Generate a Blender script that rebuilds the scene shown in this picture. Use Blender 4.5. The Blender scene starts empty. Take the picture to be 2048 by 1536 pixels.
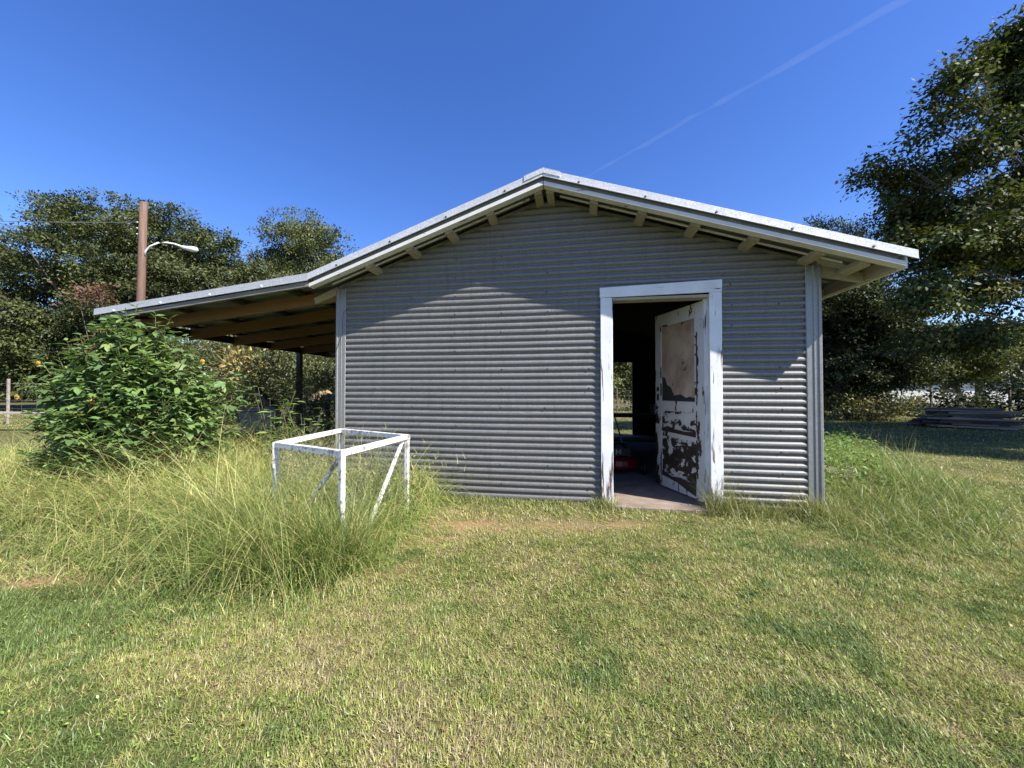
import bpy, math, random
import numpy as np
D = bpy.data; SC = bpy.context.scene; COL = SC.collection
R = math.radians
# ------------------------------------------------------------------ camera, sky, sun, exposure
cam = D.objects.new("camera", D.cameras.new("camera")); COL.objects.link(cam)
cam.location = (0, 0, 1.18); cam.rotation_euler = (R(90) + 0.0185, 0, 0)
cam.data.sensor_width = 36; cam.data.lens = 769 / 2048 * 36
cam.data.clip_start = 0.05; cam.data.clip_end = 20000
SC.camera = cam
SUN_EL, SUN_AZ = 45.5, 123.8            # azimuth clockwise from +Y
W = D.worlds.new("World"); SC.world = W; W.use_nodes = True
nt = W.node_tree; bg = nt.nodes["Background"]
sky = nt.nodes.new("ShaderNodeTexSky"); sky.sky_type = 'NISHITA'; sky.sun_disc = False
sky.sun_elevation = R(SUN_EL); sky.sun_rotation = R(SUN_AZ)
sky.air_density = 1.0; sky.dust_density = 0.4; sky.ozone_density = 4.0; sky.altitude = 100
hs = nt.nodes.new("ShaderNodeHueSaturation"); hs.inputs["Saturation"].default_value = 1.24
hs.inputs["Hue"].default_value = 0.517; hs.inputs["Value"].default_value = 1.08
nt.links.new(sky.outputs[0], hs.inputs["Color"]); nt.links.new(hs.outputs[0], bg.inputs["Color"])
bg.inputs["Strength"].default_value = 0.095
sun = D.objects.new("sun", D.lights.new("sun", 'SUN')); COL.objects.link(sun)
sun.data.energy = 5.0; sun.data.angle = R(0.53); sun.data.color = (1.0, 0.94, 0.84)
sun.rotation_euler = (R(90 - SUN_EL), 0, R(180 - SUN_AZ))
SC.view_settings.view_transform = 'Standard'; SC.view_settings.look = 'None'
SC.view_settings.exposure = 1.2; SC.view_settings.gamma = 1
SC.cycles.max_bounces = 6; SC.cycles.transparent_max_bounces = 8
rng = np.random.default_rng(7); random.seed(7)

# ------------------------------------------------------------------ helpers
def tag(o, label=None, cat=None, group=None, kind=None):
    if label: o["label"] = label
    if cat: o["category"] = cat
    if group: o["group"] = group
    if kind: o["kind"] = kind
    return o

def thing(name, label, cat, loc=(0, 0, 0), rz=0.0, group=None):
    o = D.objects.new(name, None); COL.objects.link(o)
    o.empty_display_size = 0.2
    o.location = loc; o.rotation_euler = (0, 0, rz)
    return tag(o, label, cat, group)

def link_mesh(name, me, mat, parent=None, smooth=False):
    o = D.objects.new(name, me); COL.objects.link(o)
    if mat is not None: me.materials.append(mat)
    if smooth: me.polygons.foreach_set("use_smooth", np.ones(len(me.polygons), dtype=bool))
    if parent: o.parent = parent
    return o

class MB:                                  # mesh collector
    def __init__(s): s.v = []; s.f = []
    def add(s, vs, fs):
        n = len(s.v); s.v += [tuple(p) for p in vs]; s.f += [tuple(i + n for i in f) for f in fs]; return s
    def box(s, c, d, rot=None):
        x, y, z = d[0] / 2, d[1] / 2, d[2] / 2
        vs = np.array([(-x, -y, -z), (x, -y, -z), (x, y, -z), (-x, y, -z), (-x, -y, z), (x, -y, z), (x, y, z), (-x, y, z)])
        if rot is not None: vs = vs @ np.array(rot).T
        return s.add(vs + np.array(c), [(0, 3, 2, 1), (4, 5, 6, 7), (0, 1, 5, 4), (1, 2, 6, 5), (2, 3, 7, 6), (3, 0, 4, 7)])
    def bb(s, x0, x1, y0, y1, z0, z1):
        return s.box(((x0 + x1) / 2, (y0 + y1) / 2, (z0 + z1) / 2), (x1 - x0, y1 - y0, z1 - z0))
    def beam(s, a, b, w, h, up=(0, 0, 1)):  # rectangular bar from a to b
        a, b = np.array(a, float), np.array(b, float); d = b - a; L = np.linalg.norm(d); d /= L
        up = np.array(up, float)
        if abs(d @ up) > .95: up = np.array((1., 0, 0))
        sd = np.cross(d, up); sd /= np.linalg.norm(sd); u = np.cross(sd, d)
        return s.box((a + b) / 2, (w, L, h), np.stack([sd, d, u], 1))
    def prism(s, poly, y0, y1):             # polygon in x-z, extruded along y
        n = len(poly); f0 = y0 if callable(y0) else (lambda s_: y0); f1 = y1 if callable(y1) else (lambda s_: y1)
        vs = [(p[0], f0(p[0]), p[1]) for p in poly] + [(p[0], f1(p[0]), p[1]) for p in poly]
        fs = [tuple(range(n)), tuple(range(2 * n - 1, n - 1, -1))]
        fs += [(i, i + n, (i + 1) % n + n, (i + 1) % n) for i in range(n)]
        return s.add(vs, fs)
    def tube(s, pts, rad, k=6, cap=True):
        pts = np.array(pts, float); m = len(pts)
        rad = np.full(m, rad) if np.isscalar(rad) else np.array(rad)
        t = np.gradient(pts, axis=0); t /= np.linalg.norm(t, axis=1)[:, None] + 1e-9
        ref = np.array((0, 0, 1.)) if abs(t[0, 2]) < .9 else np.array((1., 0, 0))
        vs = []
        for i in range(m):
            a = np.cross(t[i], ref); a /= np.linalg.norm(a) + 1e-9; b = np.cross(t[i], a); ref = np.cross(a, t[i]) if False else ref
            for j in range(k):
                an = 2 * math.pi * j / k
                vs.append(pts[i] + rad[i] * (math.cos(an) * a + math.sin(an) * b))
        fs = []
        for i in range(m - 1):
            for j in range(k):
                fs.append((i * k + j, i * k + (j + 1) % k, (i + 1) * k + (j + 1) % k, (i + 1) * k + j))
        if cap: fs += [tuple(range(k))[::-1], tuple((m - 1) * k + j for j in range(k))]
        return s.add(vs, fs)
    def lathe(s, prof, c=(0, 0, 0), k=16, axis='z'):
        vs = []; fs = []; m = len(prof)
        for r_, z_ in prof:
            for j in range(k):
                an = 2 * math.pi * j / k; x, y = r_ * math.cos(an), r_ * math.sin(an)
                p = (x, y, z_) if axis == 'z' else ((z_, x, y) if axis == 'x' else (x, z_, y))
                vs.append((p[0] + c[0], p[1] + c[1], p[2] + c[2]))
        for i in range(m - 1):
            for j in range(k): fs.append((i * k + j, i * k + (j + 1) % k, (i + 1) * k + (j + 1) % k, (i + 1) * k + j))
        fs += [tuple(range(k))[::-1], tuple((m - 1) * k + j for j in range(k))]
        return s.add(vs, fs)
    def build(s, name, mat, parent=None, smooth=False, bevel=0, split=None, mat2=None):
        me = D.meshes.new(name); me.from_pydata(s.v, [], s.f); me.update()
        o = link_mesh(name, me, mat, parent, smooth)
        if mat2:                           # faces from number `split` on take the second material
            me.materials.append(mat2)
            for p in me.polygons[split:]: p.material_index = 1
        if bevel:
            b = o.modifiers.new("bevel", 'BEVEL'); b.width = bevel; b.segments = 1; b.limit_method = 'ANGLE'
        return o

def np_mesh(name, v, loops, sizes, cols=None):
    me = D.meshes.new(name); v = np.ascontiguousarray(v, np.float32)
    me.vertices.add(len(v)); me.vertices.foreach_set("co", v.ravel())
    me.loops.add(len(loops)); me.loops.foreach_set("vertex_index", np.ascontiguousarray(loops, np.int32))
    st = np.concatenate([[0], np.cumsum(sizes)[:-1]]).astype(np.int32)
    me.polygons.add(len(sizes)); me.polygons.foreach_set("loop_start", st)
    me.update(calc_edges=True)
    if cols is not None:
        a = me.attributes.new("tint", 'FLOAT_COLOR', 'POINT')
        c = np.ones((len(v), 4), np.float32); c[:, :3] = cols; a.data.foreach_set("color", c.ravel())
    return me

def unit(a): return a / (np.linalg.norm(a, axis=-1, keepdims=True) + 1e-9)

def blades(base, length, width, az, lean, curve, segs, cols, twist=None):
    """ribbon blades. lean = start angle from vertical, curve = extra bend along it; returns verts, loops, sizes, cols"""
    n = len(base); dirh = np.stack([np.cos(az), np.sin(az), np.zeros(n)], 1)
    tw = az + math.pi / 2 + (rng.normal(0, .5, n) if twist is None else twist)
    side = np.stack([np.cos(tw), np.sin(tw), np.zeros(n)], 1)
    p = base.copy(); V = []
    for k in range(segs + 1):
        t = k / segs; w = width * (1 - t ** 1.6) * .5
        if k < segs:
            V.append(p - side * w[:, None]); V.append(p + side * w[:, None])
        else: V.append(p)
        a = lean + curve * (t + .5 / segs)
        p = p + (np.sin(a)[:, None] * dirh + np.cos(a)[:, None] * np.array((0, 0, 1.))) * (length / segs)[:, None]
    m = 2 * segs + 1
    v = np.stack(V, 1).reshape(-1, 3); off = (np.arange(n) * m)[:, None]
    pat = []; sz = []
    for k in range(segs - 1): pat += [2 * k, 2 * k + 1, 2 * k + 3, 2 * k + 2]; sz.append(4)
    pat += [2 * segs - 2, 2 * segs - 1, 2 * segs]; sz.append(3)
    loops = (off + np.array(pat)[None]).ravel(); sizes = np.tile(sz, n)
    return v, loops, sizes, np.repeat(cols, m, 0)

def merge(parts):
    vs, ls, ss, cs = [], [], [], []; o = 0
    for v, l, s, c in parts:
        vs.append(v); ls.append(l + o); ss.append(s); cs.append(c); o += len(v)
    return np.concatenate(vs), np.concatenate(ls), np.concatenate(ss), np.concatenate(cs)

LEAF = {  # template outlines (x along the leaf, y across, z bend), fan of quads/tris
    'rhomb': (np.array([(0, 0, 0), (.45, -.27, .02), (1, 0, -.06), (.45, .27, .02)]), [(0, 1, 2, 3)]),
    'lance': (np.array([(0, 0, 0), (.3, -.17, .03), (.65, -.13, -.02), (1, 0, -.16), (.65, .13, -.02), (.3, .17, .03), (.3, 0, -.01), (.65, 0, -.06)]),
              [(0, 1, 6), (0, 6, 5), (1, 2, 7, 6), (6, 7, 4, 5), (2, 3, 7), (7, 3, 4)]),
    'lobed': (np.array([(0, 0, 0), (.15, -.1, .01), (.28, -.34, .0), (.62, -.46, -.16), (.5, -.2, -.03), (.72, -.19, -.1), (1.0, 0, -.3),
                        (.72, .19, -.1), (.5, .2, -.03), (.62, .46, -.16), (.28, .34, .0), (.15, .1, .01), (.5, 0, -.07)]),
              [(0, 1, 12), (1, 2, 4, 12), (2, 3, 4), (4, 5, 12), (5, 6, 12), (6, 7, 12), (7, 8, 12), (8, 9, 10), (8, 10, 11, 12), (11, 0, 12)]),
    'spray': (np.array([(0, 0, 0), (.5, -.2, .0), (.95, -.12, -.08), (.55, -.02, .0),   # five leaflets of one twig
                        (.1, -.05, 0), (.2, -.5, .03), (.5, -.75, -.05), (.38, -.32, 0),
                        (.1, .05, 0), (.38, .32, 0), (.5, .75, -.05), (.2, .5, .03),
                        (.5, .05, 0), (.75, .02, .0), (1.2, .25, -.1), (.8, .3, 0)]),
              [(0, 1, 2, 3), (4, 5, 6, 7), (8, 9, 10, 11), (12, 13, 14, 15)]),
}
def leaves(kind, pos, along, nrm, size, cols):
    T, F = LEAF[kind]; n = len(pos); m = len(T)
    x = unit(along); y = unit(np.cross(nrm, x)); z = np.cross(x, y)
    v = pos[:, None] + size[:, None, None] * (T[None, :, 0:1] * x[:, None] + T[None, :, 1:2] * y[:, None] + T[None, :, 2:3] * z[:, None])
    pat = [i for f in F for i in f]; sz = [len(f) for f in F]
    loops = ((np.arange(n) * m)[:, None] + np.array(pat)[None]).ravel()
    return v.reshape(-1, 3), loops, np.tile(sz, n), np.repeat(cols, m, 0)

def rdir(n):
    return unit(rng.normal(0, 1, (n, 3)))

def vnoise(x, y, seed=0):                 # smooth value noise, -1..1
    r_ = np.random.default_rng(seed); g = r_.uniform(-1, 1, (256, 256))
    xi, yi = np.floor(x).astype(int), np.floor(y).astype(int); fx, fy = x - xi, y - yi
    fx = fx * fx * (3 - 2 * fx); fy = fy * fy * (3 - 2 * fy)
    h = lambda a, b: g[a % 256, b % 256]
    return (h(xi, yi) * (1 - fx) + h(xi + 1, yi) * fx) * (1 - fy) + (h(xi, yi + 1) * (1 - fx) + h(xi + 1, yi + 1) * fx) * fy

def inpoly(x, y, P):
    P = np.array(P); r_ = np.zeros(len(x), bool); j = len(P) - 1
    for i in range(len(P)):
        c = ((P[i, 1] > y) != (P[j, 1] > y)) & (x < (P[j, 0] - P[i, 0]) * (y - P[i, 1]) / (P[j, 1] - P[i, 1] + 1e-12) + P[i, 0])
        r_ ^= c; j = i
    return r_

# ------------------------------------------------------------------ materials
class NT:
    def __init__(s, name):
        s.m = D.materials.new(name); s.m.use_nodes = True; s.t = s.m.node_tree
        s.p = s.t.nodes["Principled BSDF"]; s.tc = None
    def n(s, ty, **kw):
        nd = s.t.nodes.new(ty)
        for k, v in kw.items():
            if hasattr(nd, k) and not k[0].isupper(): setattr(nd, k, v)
            else: nd.inputs[k].default_value = v
        return nd
    def l(s, a, b): s.t.links.new(a, b)
    def coord(s, scale=(1, 1, 1)):
        if not s.tc: s.tc = s.n("ShaderNodeTexCoord")
        mp = s.n("ShaderNodeMapping"); mp.inputs["Scale"].default_value = scale
        s.l(s.tc.outputs["Object"], mp.inputs[0]); return mp.outputs[0]
    def noise(s, scale, detail=4, rough=.6, sc=(1, 1, 1), dist=0):
        nd = s.n("ShaderNodeTexNoise"); nd.inputs["Scale"].default_value = scale; nd.inputs["Detail"].default_value = detail
        nd.inputs["Roughness"].default_value = rough; nd.inputs["Distortion"].default_value = dist
        s.l(s.coord(sc), nd.inputs["Vector"]); return nd.outputs["Fac"]
    def ramp(s, fac, stops, interp='LINEAR'):
        r_ = s.n("ShaderNodeValToRGB"); cr = r_.color_ramp; cr.interpolation = interp
        while len(cr.elements) < len(stops): cr.elements.new(.5)
        for e, (p, c) in zip(cr.elements, stops):
            e.position = p; e.color = (*c, 1) if not np.isscalar(c) else (c, c, c, 1)
        s.l(fac, r_.inputs[0]); return r_.outputs[0]
    def mix(s, fac, a, b):
        m = s.n("ShaderNodeMix", data_type='RGBA')
        for sock, x in ((m.inputs[0], fac), (m.inputs[6], a), (m.inputs[7], b)):
            if hasattr(x, "links"): s.l(x, sock)
            elif np.isscalar(x): sock.default_value = x
            else: sock.default_value = (*x, 1)
        return m.outputs[2]
    def math(s, op, a, b=0.0):
        m = s.n("ShaderNodeMath", operation=op)
        for i, x in enumerate((a, b)):
            if hasattr(x, "links"): s.l(x, m.inputs[i])
            else: m.inputs[i].default_value = x
        return m.outputs[0]
    def bump(s, h, strength=.3, dist=.01):
        b = s.n("ShaderNodeBump"); b.inputs["Strength"].default_value = strength; b.inputs["Distance"].default_value = dist
        s.l(h, b.inputs["Height"]); s.l(b.outputs[0], s.p.inputs["Normal"])
    def out(s, col=None, rough=None, metal=None, spec=None):
        for k, x in (("Base Color", col), ("Roughness", rough), ("Metallic", metal), ("Specular IOR Level", spec)):
            if x is None: continue
            if hasattr(x, "links"): s.l(x, s.p.inputs[k])
            else: s.p.inputs[k].default_value = x if np.isscalar(x) else (*x, 1)
        return s.m

def m_galv(name, base=.42, metal=.75, rough=.42, spangle=70, dirty=False):
    t = NT(name)
    vo = t.n("ShaderNodeTexVoronoi"); vo.inputs["Scale"].default_value = spangle; t.l(t.coord(), vo.inputs["Vector"])
    g = t.ramp(vo.outputs["Color"], [(0, base * .78), (1, base * 1.25)])
    big = t.noise(1.7, 5, .65, (1, 1, 2.5)); st = t.noise(6, 5, .7, (1.2, 1, .25))
    c = t.mix(t.ramp(big, [(.35, 0.0), (.75, .55)]), t.mix(1.0, g, g), (base * .84, base * .845, base * .83))
    c = t.mix(t.ramp(st, [(.55, 0.0), (.8, .35)]), c, (base * .55, base * .52, base * .46))
    r_ = t.ramp(vo.outputs["Color"], [(0, rough - .08), (1, rough + .12)])
    if dirty:                              # rain streaks, rust freckles, soil splashed up the foot of the sheet
        sk = t.noise(9, 6, .75, (1.6, 1, .10)); c = t.mix(t.ramp(sk, [(.52, 0.0), (.74, .6)]), c, (base * .52, base * .50, base * .47))
        ru = t.noise(38, 4, .6); c = t.mix(t.ramp(ru, [(.70, 0.0), (.76, .8)]), c, (.10, .055, .03))
        sp = t.noise(120, 2, .5); c = t.mix(t.ramp(sp, [(.745, 0.0), (.76, .8)]), c, (.55, .55, .52))
        sep = t.n("ShaderNodeSeparateXYZ"); t.l(t.coord(), sep.inputs[0])
        h = t.math('ADD', sep.outputs[2], t.math('MULTIPLY', t.noise(7, 5, .7, (1, 1, .4)), -.55))
        c = t.mix(t.ramp(h, [(0, .22), (.10, 0.0)]), c, (.15, .125, .095))
    t.bump(t.noise(14, 3, .5), .12, .004)
    return t.out(c, r_, metal)

def m_paint(name, wear=(.58, .62), grain=(14, 14, 1.3), wood=(.035, .022, .015), paint=(.74, .75, .77), low=None, scale=1.6):
    t = NT(name)
    n1 = t.noise(scale, 7, .62, grain, .4); n2 = t.noise(scale * .35, 3, .5, grain)
    f = t.math('ADD', t.math('MULTIPLY', n1, .75), t.math('MULTIPLY', n2, .25))
    if low:                                # more bare wood towards the weathered foot of the board
        sep = t.n("ShaderNodeSeparateXYZ"); t.l(t.coord(), sep.inputs[0])
        k = t.ramp(t.math('DIVIDE', sep.outputs[2], 2.2), [(0, low[0]), (low[2], low[1]), (1, 0.0)])
        f = t.math('ADD', f, k)
    mask = t.ramp(f, [(wear[0], 0.0), (wear[1], 1.0)])
    dirt = t.ramp(t.noise(5, 5, .7), [(.3, .82), (.7, 1.0)])
    pc = t.mix(1.0, paint, paint); mm = t.n("ShaderNodeMix", data_type='RGBA', blend_type='MULTIPLY'); mm.inputs[0].default_value = 1
    t.l(pc, mm.inputs[6]); t.l(dirt, mm.inputs[7])
    wd = t.ramp(t.noise(9, 4, .6, (8, 8, .8)), [(.3, tuple(w * .5 for w in wood)), (.75, tuple(w * 2.2 for w in wood))])
    t.bump(t.math('MULTIPLY', mask, -1.0), .5, .003)
    return t.out(t.mix(mask, mm.outputs[2], wd), .62)

def m_wood(name, a, b, grain=(1, 14, 14), rough=.75, scale=2.2):
    t = NT(name)
    n1 = t.noise(scale, 6, .65, grain, .6); n2 = t.noise(1.3, 3, .5)
    c = t.ramp(n1, [(.28, a), (.72, b)]); c = t.mix(t.ramp(n2, [(.4, 0.0), (.8, .45)]), c, tuple(x * .55 for x in a))
    t.bump(n1, .25, .004); return t.out(c, rough)

def m_leaf(name, trans=.3, gloss=.06, rough=.45, boost=1.0):
    t = NT(name); t.t.nodes.remove(t.p)
    at = t.n("ShaderNodeAttribute", attribute_name="tint")
    df = t.n("ShaderNodeBsdfDiffuse"); tr = t.n("ShaderNodeBsdfTranslucent"); gl = t.n("ShaderNodeBsdfGlossy"); gl.inputs["Roughness"].default_value = rough
    gl.inputs["Color"].default_value = (.9, .95, 1, 1)
    hsv = t.n("ShaderNodeHueSaturation"); hsv.inputs["Saturation"].default_value = 1.15; hsv.inputs["Value"].default_value = 1.25 * boost; hsv.inputs["Hue"].default_value = .49
    t.l(at.outputs["Color"], df.inputs["Color"]); t.l(at.outputs["Color"], hsv.inputs["Color"]); t.l(hsv.outputs[0], tr.inputs["Color"])
    m1 = t.n("ShaderNodeMixShader"); m1.inputs[0].default_value = trans; t.l(df.outputs[0], m1.inputs[1]); t.l(tr.outputs[0], m1.inputs[2])
    m2 = t.n("ShaderNodeMixShader"); m2.inputs[0].default_value = gloss; t.l(m1.outputs[0], m2.inputs[1]); t.l(gl.outputs[0], m2.inputs[2])
    t.l(m2.outputs[0], t.t.nodes["Material Output"].inputs[0]); return t.m

def m_plain(name, col, rough=.6, metal=0., var=.25, scale=8):
    t = NT(name); n1 = t.noise(scale, 5, .65)
    c = t.ramp(n1, [(.3, tuple(x * (1 - var) for x in col)), (.72, tuple(x * (1 + var) for x in col))])
    t.bump(n1, .15, .004); return t.out(c, rough, metal)

M_WALL = m_galv("galvanized_siding", .168, .24, .50, 85, True)
M_TRIM = m_galv("galvanized_trim", .24, .4, .45, 110)
M_SHEET = m_galv("roof_sheet", .32, .6, .45, 60)
M_RAKE = m_galv("bright_rake_trim", .58, .3, .45, 110)
M_FRAME = m_paint("flaking_frame_paint", (.56, .60), (22, 22, 1.5), (.10, .068, .05), low=(.085, .015, .25))
M_HEAD = m_paint("flaking_header_paint", (.60, .625), (2.2, 20, 24), (.06, .045, .036))
M_DOOR = m_paint("peeling_door_paint", (.575, .588), (3.0, 3.0, 4.4), wood=(.022, .016, .012), paint=(.58, .58, .57), low=(.15, .065, .42), scale=2.1)
M_STILE = m_paint("chipped_stile_paint", (.575, .588), (5, 5, 1.8), wood=(.022, .016, .012), paint=(.58, .58, .57), low=(.03, .02, .5), scale=1.7)
M_FASCIA = m_paint("flaking_fascia_paint", (.60, .63), (2.2, 14, 14), paint=(.64, .63, .60), wood=(.16, .12, .085))
M_STAND = m_paint("worn_stand_paint", (.52, .60), (16, 16, 16), paint=(.80, .80, .80), wood=(.22, .19, .16), scale=1.1)
M_PINE = m_wood("new_pine", (.27, .235, .17), (.40, .355, .27), (14, 1.2, 14))
M_PINE_S = m_wood("pine_rafter", (.13, .065, .022), (.21, .11, .04), (1, 14, 14))
M_OLDWOOD = m_wood("weathered_board", (.045, .04, .036), (.13, .12, .11), (1.2, 14, 14))
M_DARKWOOD = m_wood("dark_wood", (.018, .014, .011), (.05, .04, .032), (10, 10, 1))
M_POLE = m_wood("pole_wood", (.08, .042, .028), (.19, .115, .082), (9, 9, .5))
M_BARK = m_wood("grey_bark", (.05, .045, .038), (.17, .155, .13), (5, 5, 1), .9, 3)
M_PLY = None
M_LEAF = m_leaf("tree_leaf", .2, .018, .5, 1.0); M_LEAFB = m_leaf("shrub_leaf", .32, .03, .5); M_GRASS = m_leaf("grass_blade", .30, .02, .4)
M_SLAB = m_plain("old_concrete", (.20, .155, .125), .85, 0, .3, 5)
M_BLACK = m_plain("black_paint", (.012, .012, .013), .5)
M_WHITEMETAL = m_plain("white_metal", (.72, .73, .74), .4, .1, .06)
M_STEEL = m_plain("grey_steel", (.30, .30, .31), .45, .7, .2)
M_BACK = m_plain("dull_backing", (.15, .145, .135), .8)
M_NAIL = m_plain("rusty_nail", (.09, .08, .075), .6, .4)
M_GREYFASCIA = m_wood("grey_fascia", (.13, .118, .10), (.30, .275, .24), (1.2, 14, 14))
M_RAKE2 = m_galv("lean_to_trim", .50, .35, .45, 110)
M_INTERIOR = m_plain("shade_dark_boards", (.02, .016, .013), .9, 0, .4, 3)  # near-black colour stands in for the unlit interior

# ------------------------------------------------------------------ shed frame of reference  (x along the front wall, y into the shed)
TH = 0.1676; OX, OY = -2.0622, 4.5487; WID = 5.092; LEN = 6.5
U = np.array([math.cos(TH), -math.sin(TH)]); V = np.array([math.sin(TH), math.cos(TH)])
def to_sn(x, y):
    qx, qy = x - OX, y - OY; return qx * U[0] + qy * U[1], qx * V[0] + qy * V[1]
def SW(s, n, z=0.0): return (OX + s * U[0] + n * V[0], OY + s * U[1] + n * V[1], z)

# ------------------------------------------------------------------ ground
PATCH = [  # x, y, rx, ry, amount (+ dry / - green)
    (-1.0, 1.75, .9, .35, .55), (-.35, 3.55, .75, .4, .35), (.55, 3.3, .6, .28, .30), (.9, 3.5, .9, .22, .2), (-2.4, 1.9, .9, .45, -.6), (2.6, 1.8, .9, .7, -.2), (-1.55, 1.45, .5, .3, -.2),
    (-3.2, 2.5, .35, .12, .5), (4.6, 2.8, 1.2, .8, .2), (6.5, 5.4, 1.6, .6, .5), (.2, 2.0, .8, .4, .05), (2.2, 2.0, .8, .5, .1), (1.3, 1.5, .5, .3, .1), (.1, 1.25, .5, .25, .3), (2.0, 1.5, .4, .3, .3), (1.9, 3.2, .8, .25, .15),
    (-6.5, 5.5, 2.5, 1.5, .5), (.4, 1.35, .5, .2, .15)]
BARE = [(-.30, 3.42, .42, .17, 1.0), (.28, 3.36, .34, .10, .85), (.95, 3.42, .22, .09, .8), (-.85, 2.55, .2, .14, .7), (-3.0, 2.42, .22, .07, 1.), (-2.5, 2.45, .2, .05, .8),
        (-.62, 3.1, .25, .12, .6), (2.35, 3.0, .2, .06, .5), (4.9, 2.9, .25, .08, .5), (-1.0, 2.1, .15, .06, .4), (1.15, 2.95, .15, .05, .5)]
def dryness(x, y):
    d = .29 + .17 * vnoise(x * .9 + 3, y * 1.1, 1) + .22 * vnoise(x * 2.6, y * 2.9 + 9, 2) + .24 * vnoise(x * 7.3, y * 8.1, 3) + .18 * vnoise(x * 19, y * 19, 4)
    for px, py, rx, ry, a in PATCH: d = d + .6 * a * np.exp(-((x - px) / rx) ** 2 - ((y - py) / ry) ** 2)
    return np.clip(d, 0, 1)
def bareness(x, y):
    w = .25 * vnoise(x * 9, y * 9, 11); b = np.zeros_like(x)
    for px, py, rx, ry, a in BARE: b = np.maximum(b, 1.0 * a * np.exp(-((x - px) / (1.2 * rx)) ** 2 - ((y - py) / (1.25 * ry)) ** 2))
    return np.clip(b + w * (b > .12), 0, 1)
def gz(x, y):
    return .018 * vnoise(x * .55, y * .55, 21) + .008 * vnoise(x * 2.1, y * 2.1, 22) - .004

def build_ground():
    near = np.arange(-9, 9.001, .09)
    far = np.array([9.6, 10.5, 12, 14, 17, 21, 27, 35, 50, 80, 140, 260, 500, 1000, 2200, 5000])
    xs = np.concatenate([-far[::-1], near, far]); ys = np.concatenate([-far[::-1] * .5, np.arange(-2, 16, .09), far[3:] + 3])
    X, Y = np.meshgrid(xs, ys); x, y = X.ravel(), Y.ravel()
    m = (np.abs(x) < 9) & (y < 16) & (y > -2)
    z = np.where(m, gz(x, y), 0.0) - .006
    d = dryness(x, y); b = np.where(m, bareness(x, y), 0)
    g, s_, e = np.array((.080, .088, .030)), np.array((.19, .165, .085)), np.array((.37, .24, .13))  # green and straw tones darkened so gaps between blades read as shade
    c = g * (1 - d[:, None]) + s_ * d[:, None]; c = c * (1 - b[:, None]) + e * b[:, None]
    nx, ny = len(xs), len(ys); i = np.arange(nx * ny).reshape(ny, nx)
    q = np.stack([i[:-1, :-1], i[:-1, 1:], i[1:, 1:], i[1:, :-1]], -1).reshape(-1)
    me = np_mesh("ground", np.stack([x, y, z], 1), q, np.full(len(q) // 4, 4), c)
    t = NT("soil_and_thatch"); at = t.n("ShaderNodeAttribute", attribute_name="tint")
    f = t.noise(110, 6, .8); f2 = t.noise(4, 5, .7)
    mm = t.n("ShaderNodeMix", data_type='RGBA', blend_type='MULTIPLY'); mm.inputs[0].default_value = 1
    t.l(at.outputs["Color"], mm.inputs[6]); t.l(t.ramp(f, [(.3, .15), (.7, 1.4)]), mm.inputs[7])
    c2 = t.mix(t.ramp(f2, [(.45, 0.0), (.75, .4)]), mm.outputs[2], (.16, .145, .06))
    t.bump(f, .6, .02); t.out(c2, .95, 0, .1)
    return tag(link_mesh("ground", me, t.m, None, True), "sunlit grassy ground sloping gently around the shed", None, None, "structure")
build_ground()

# ------------------------------------------------------------------ lawn
SHEDP = [SW(-.02, -.005)[:2], SW(WID + .02, -.005)[:2], SW(WID + .02, LEN + .1)[:2], SW(-.02, LEN + .1)[:2]]
SLABP = [SW(3.12, -.13)[:2], SW(4.12, -.13)[:2], SW(4.12, .3)[:2], SW(3.12, .3)[:2]]
GREENS = np.array([(.225, .285, .064), (.195, .255, .058), (.270, .315, .086), (.160, .225, .054), (.265, .275, .078)])
STRAWS = np.array([(.40, .37, .18), (.35, .32, .15), (.46, .42, .24), (.29, .25, .12), (.37, .29, .15)])
def grasscols(n, dry):
    g = GREENS[rng.integers(0, 5, n)]; s_ = STRAWS[rng.integers(0, 5, n)] * .96
    isdry = rng.random(n) < dry
    c = np.where(isdry[:, None], s_, g * (1 + .9 * (dry[:, None] - .3) * np.array((1.3, 1.0, .5))))
    return np.clip(c * rng.uniform(.5, 1.4, (n, 1)), .01, .8)

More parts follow.
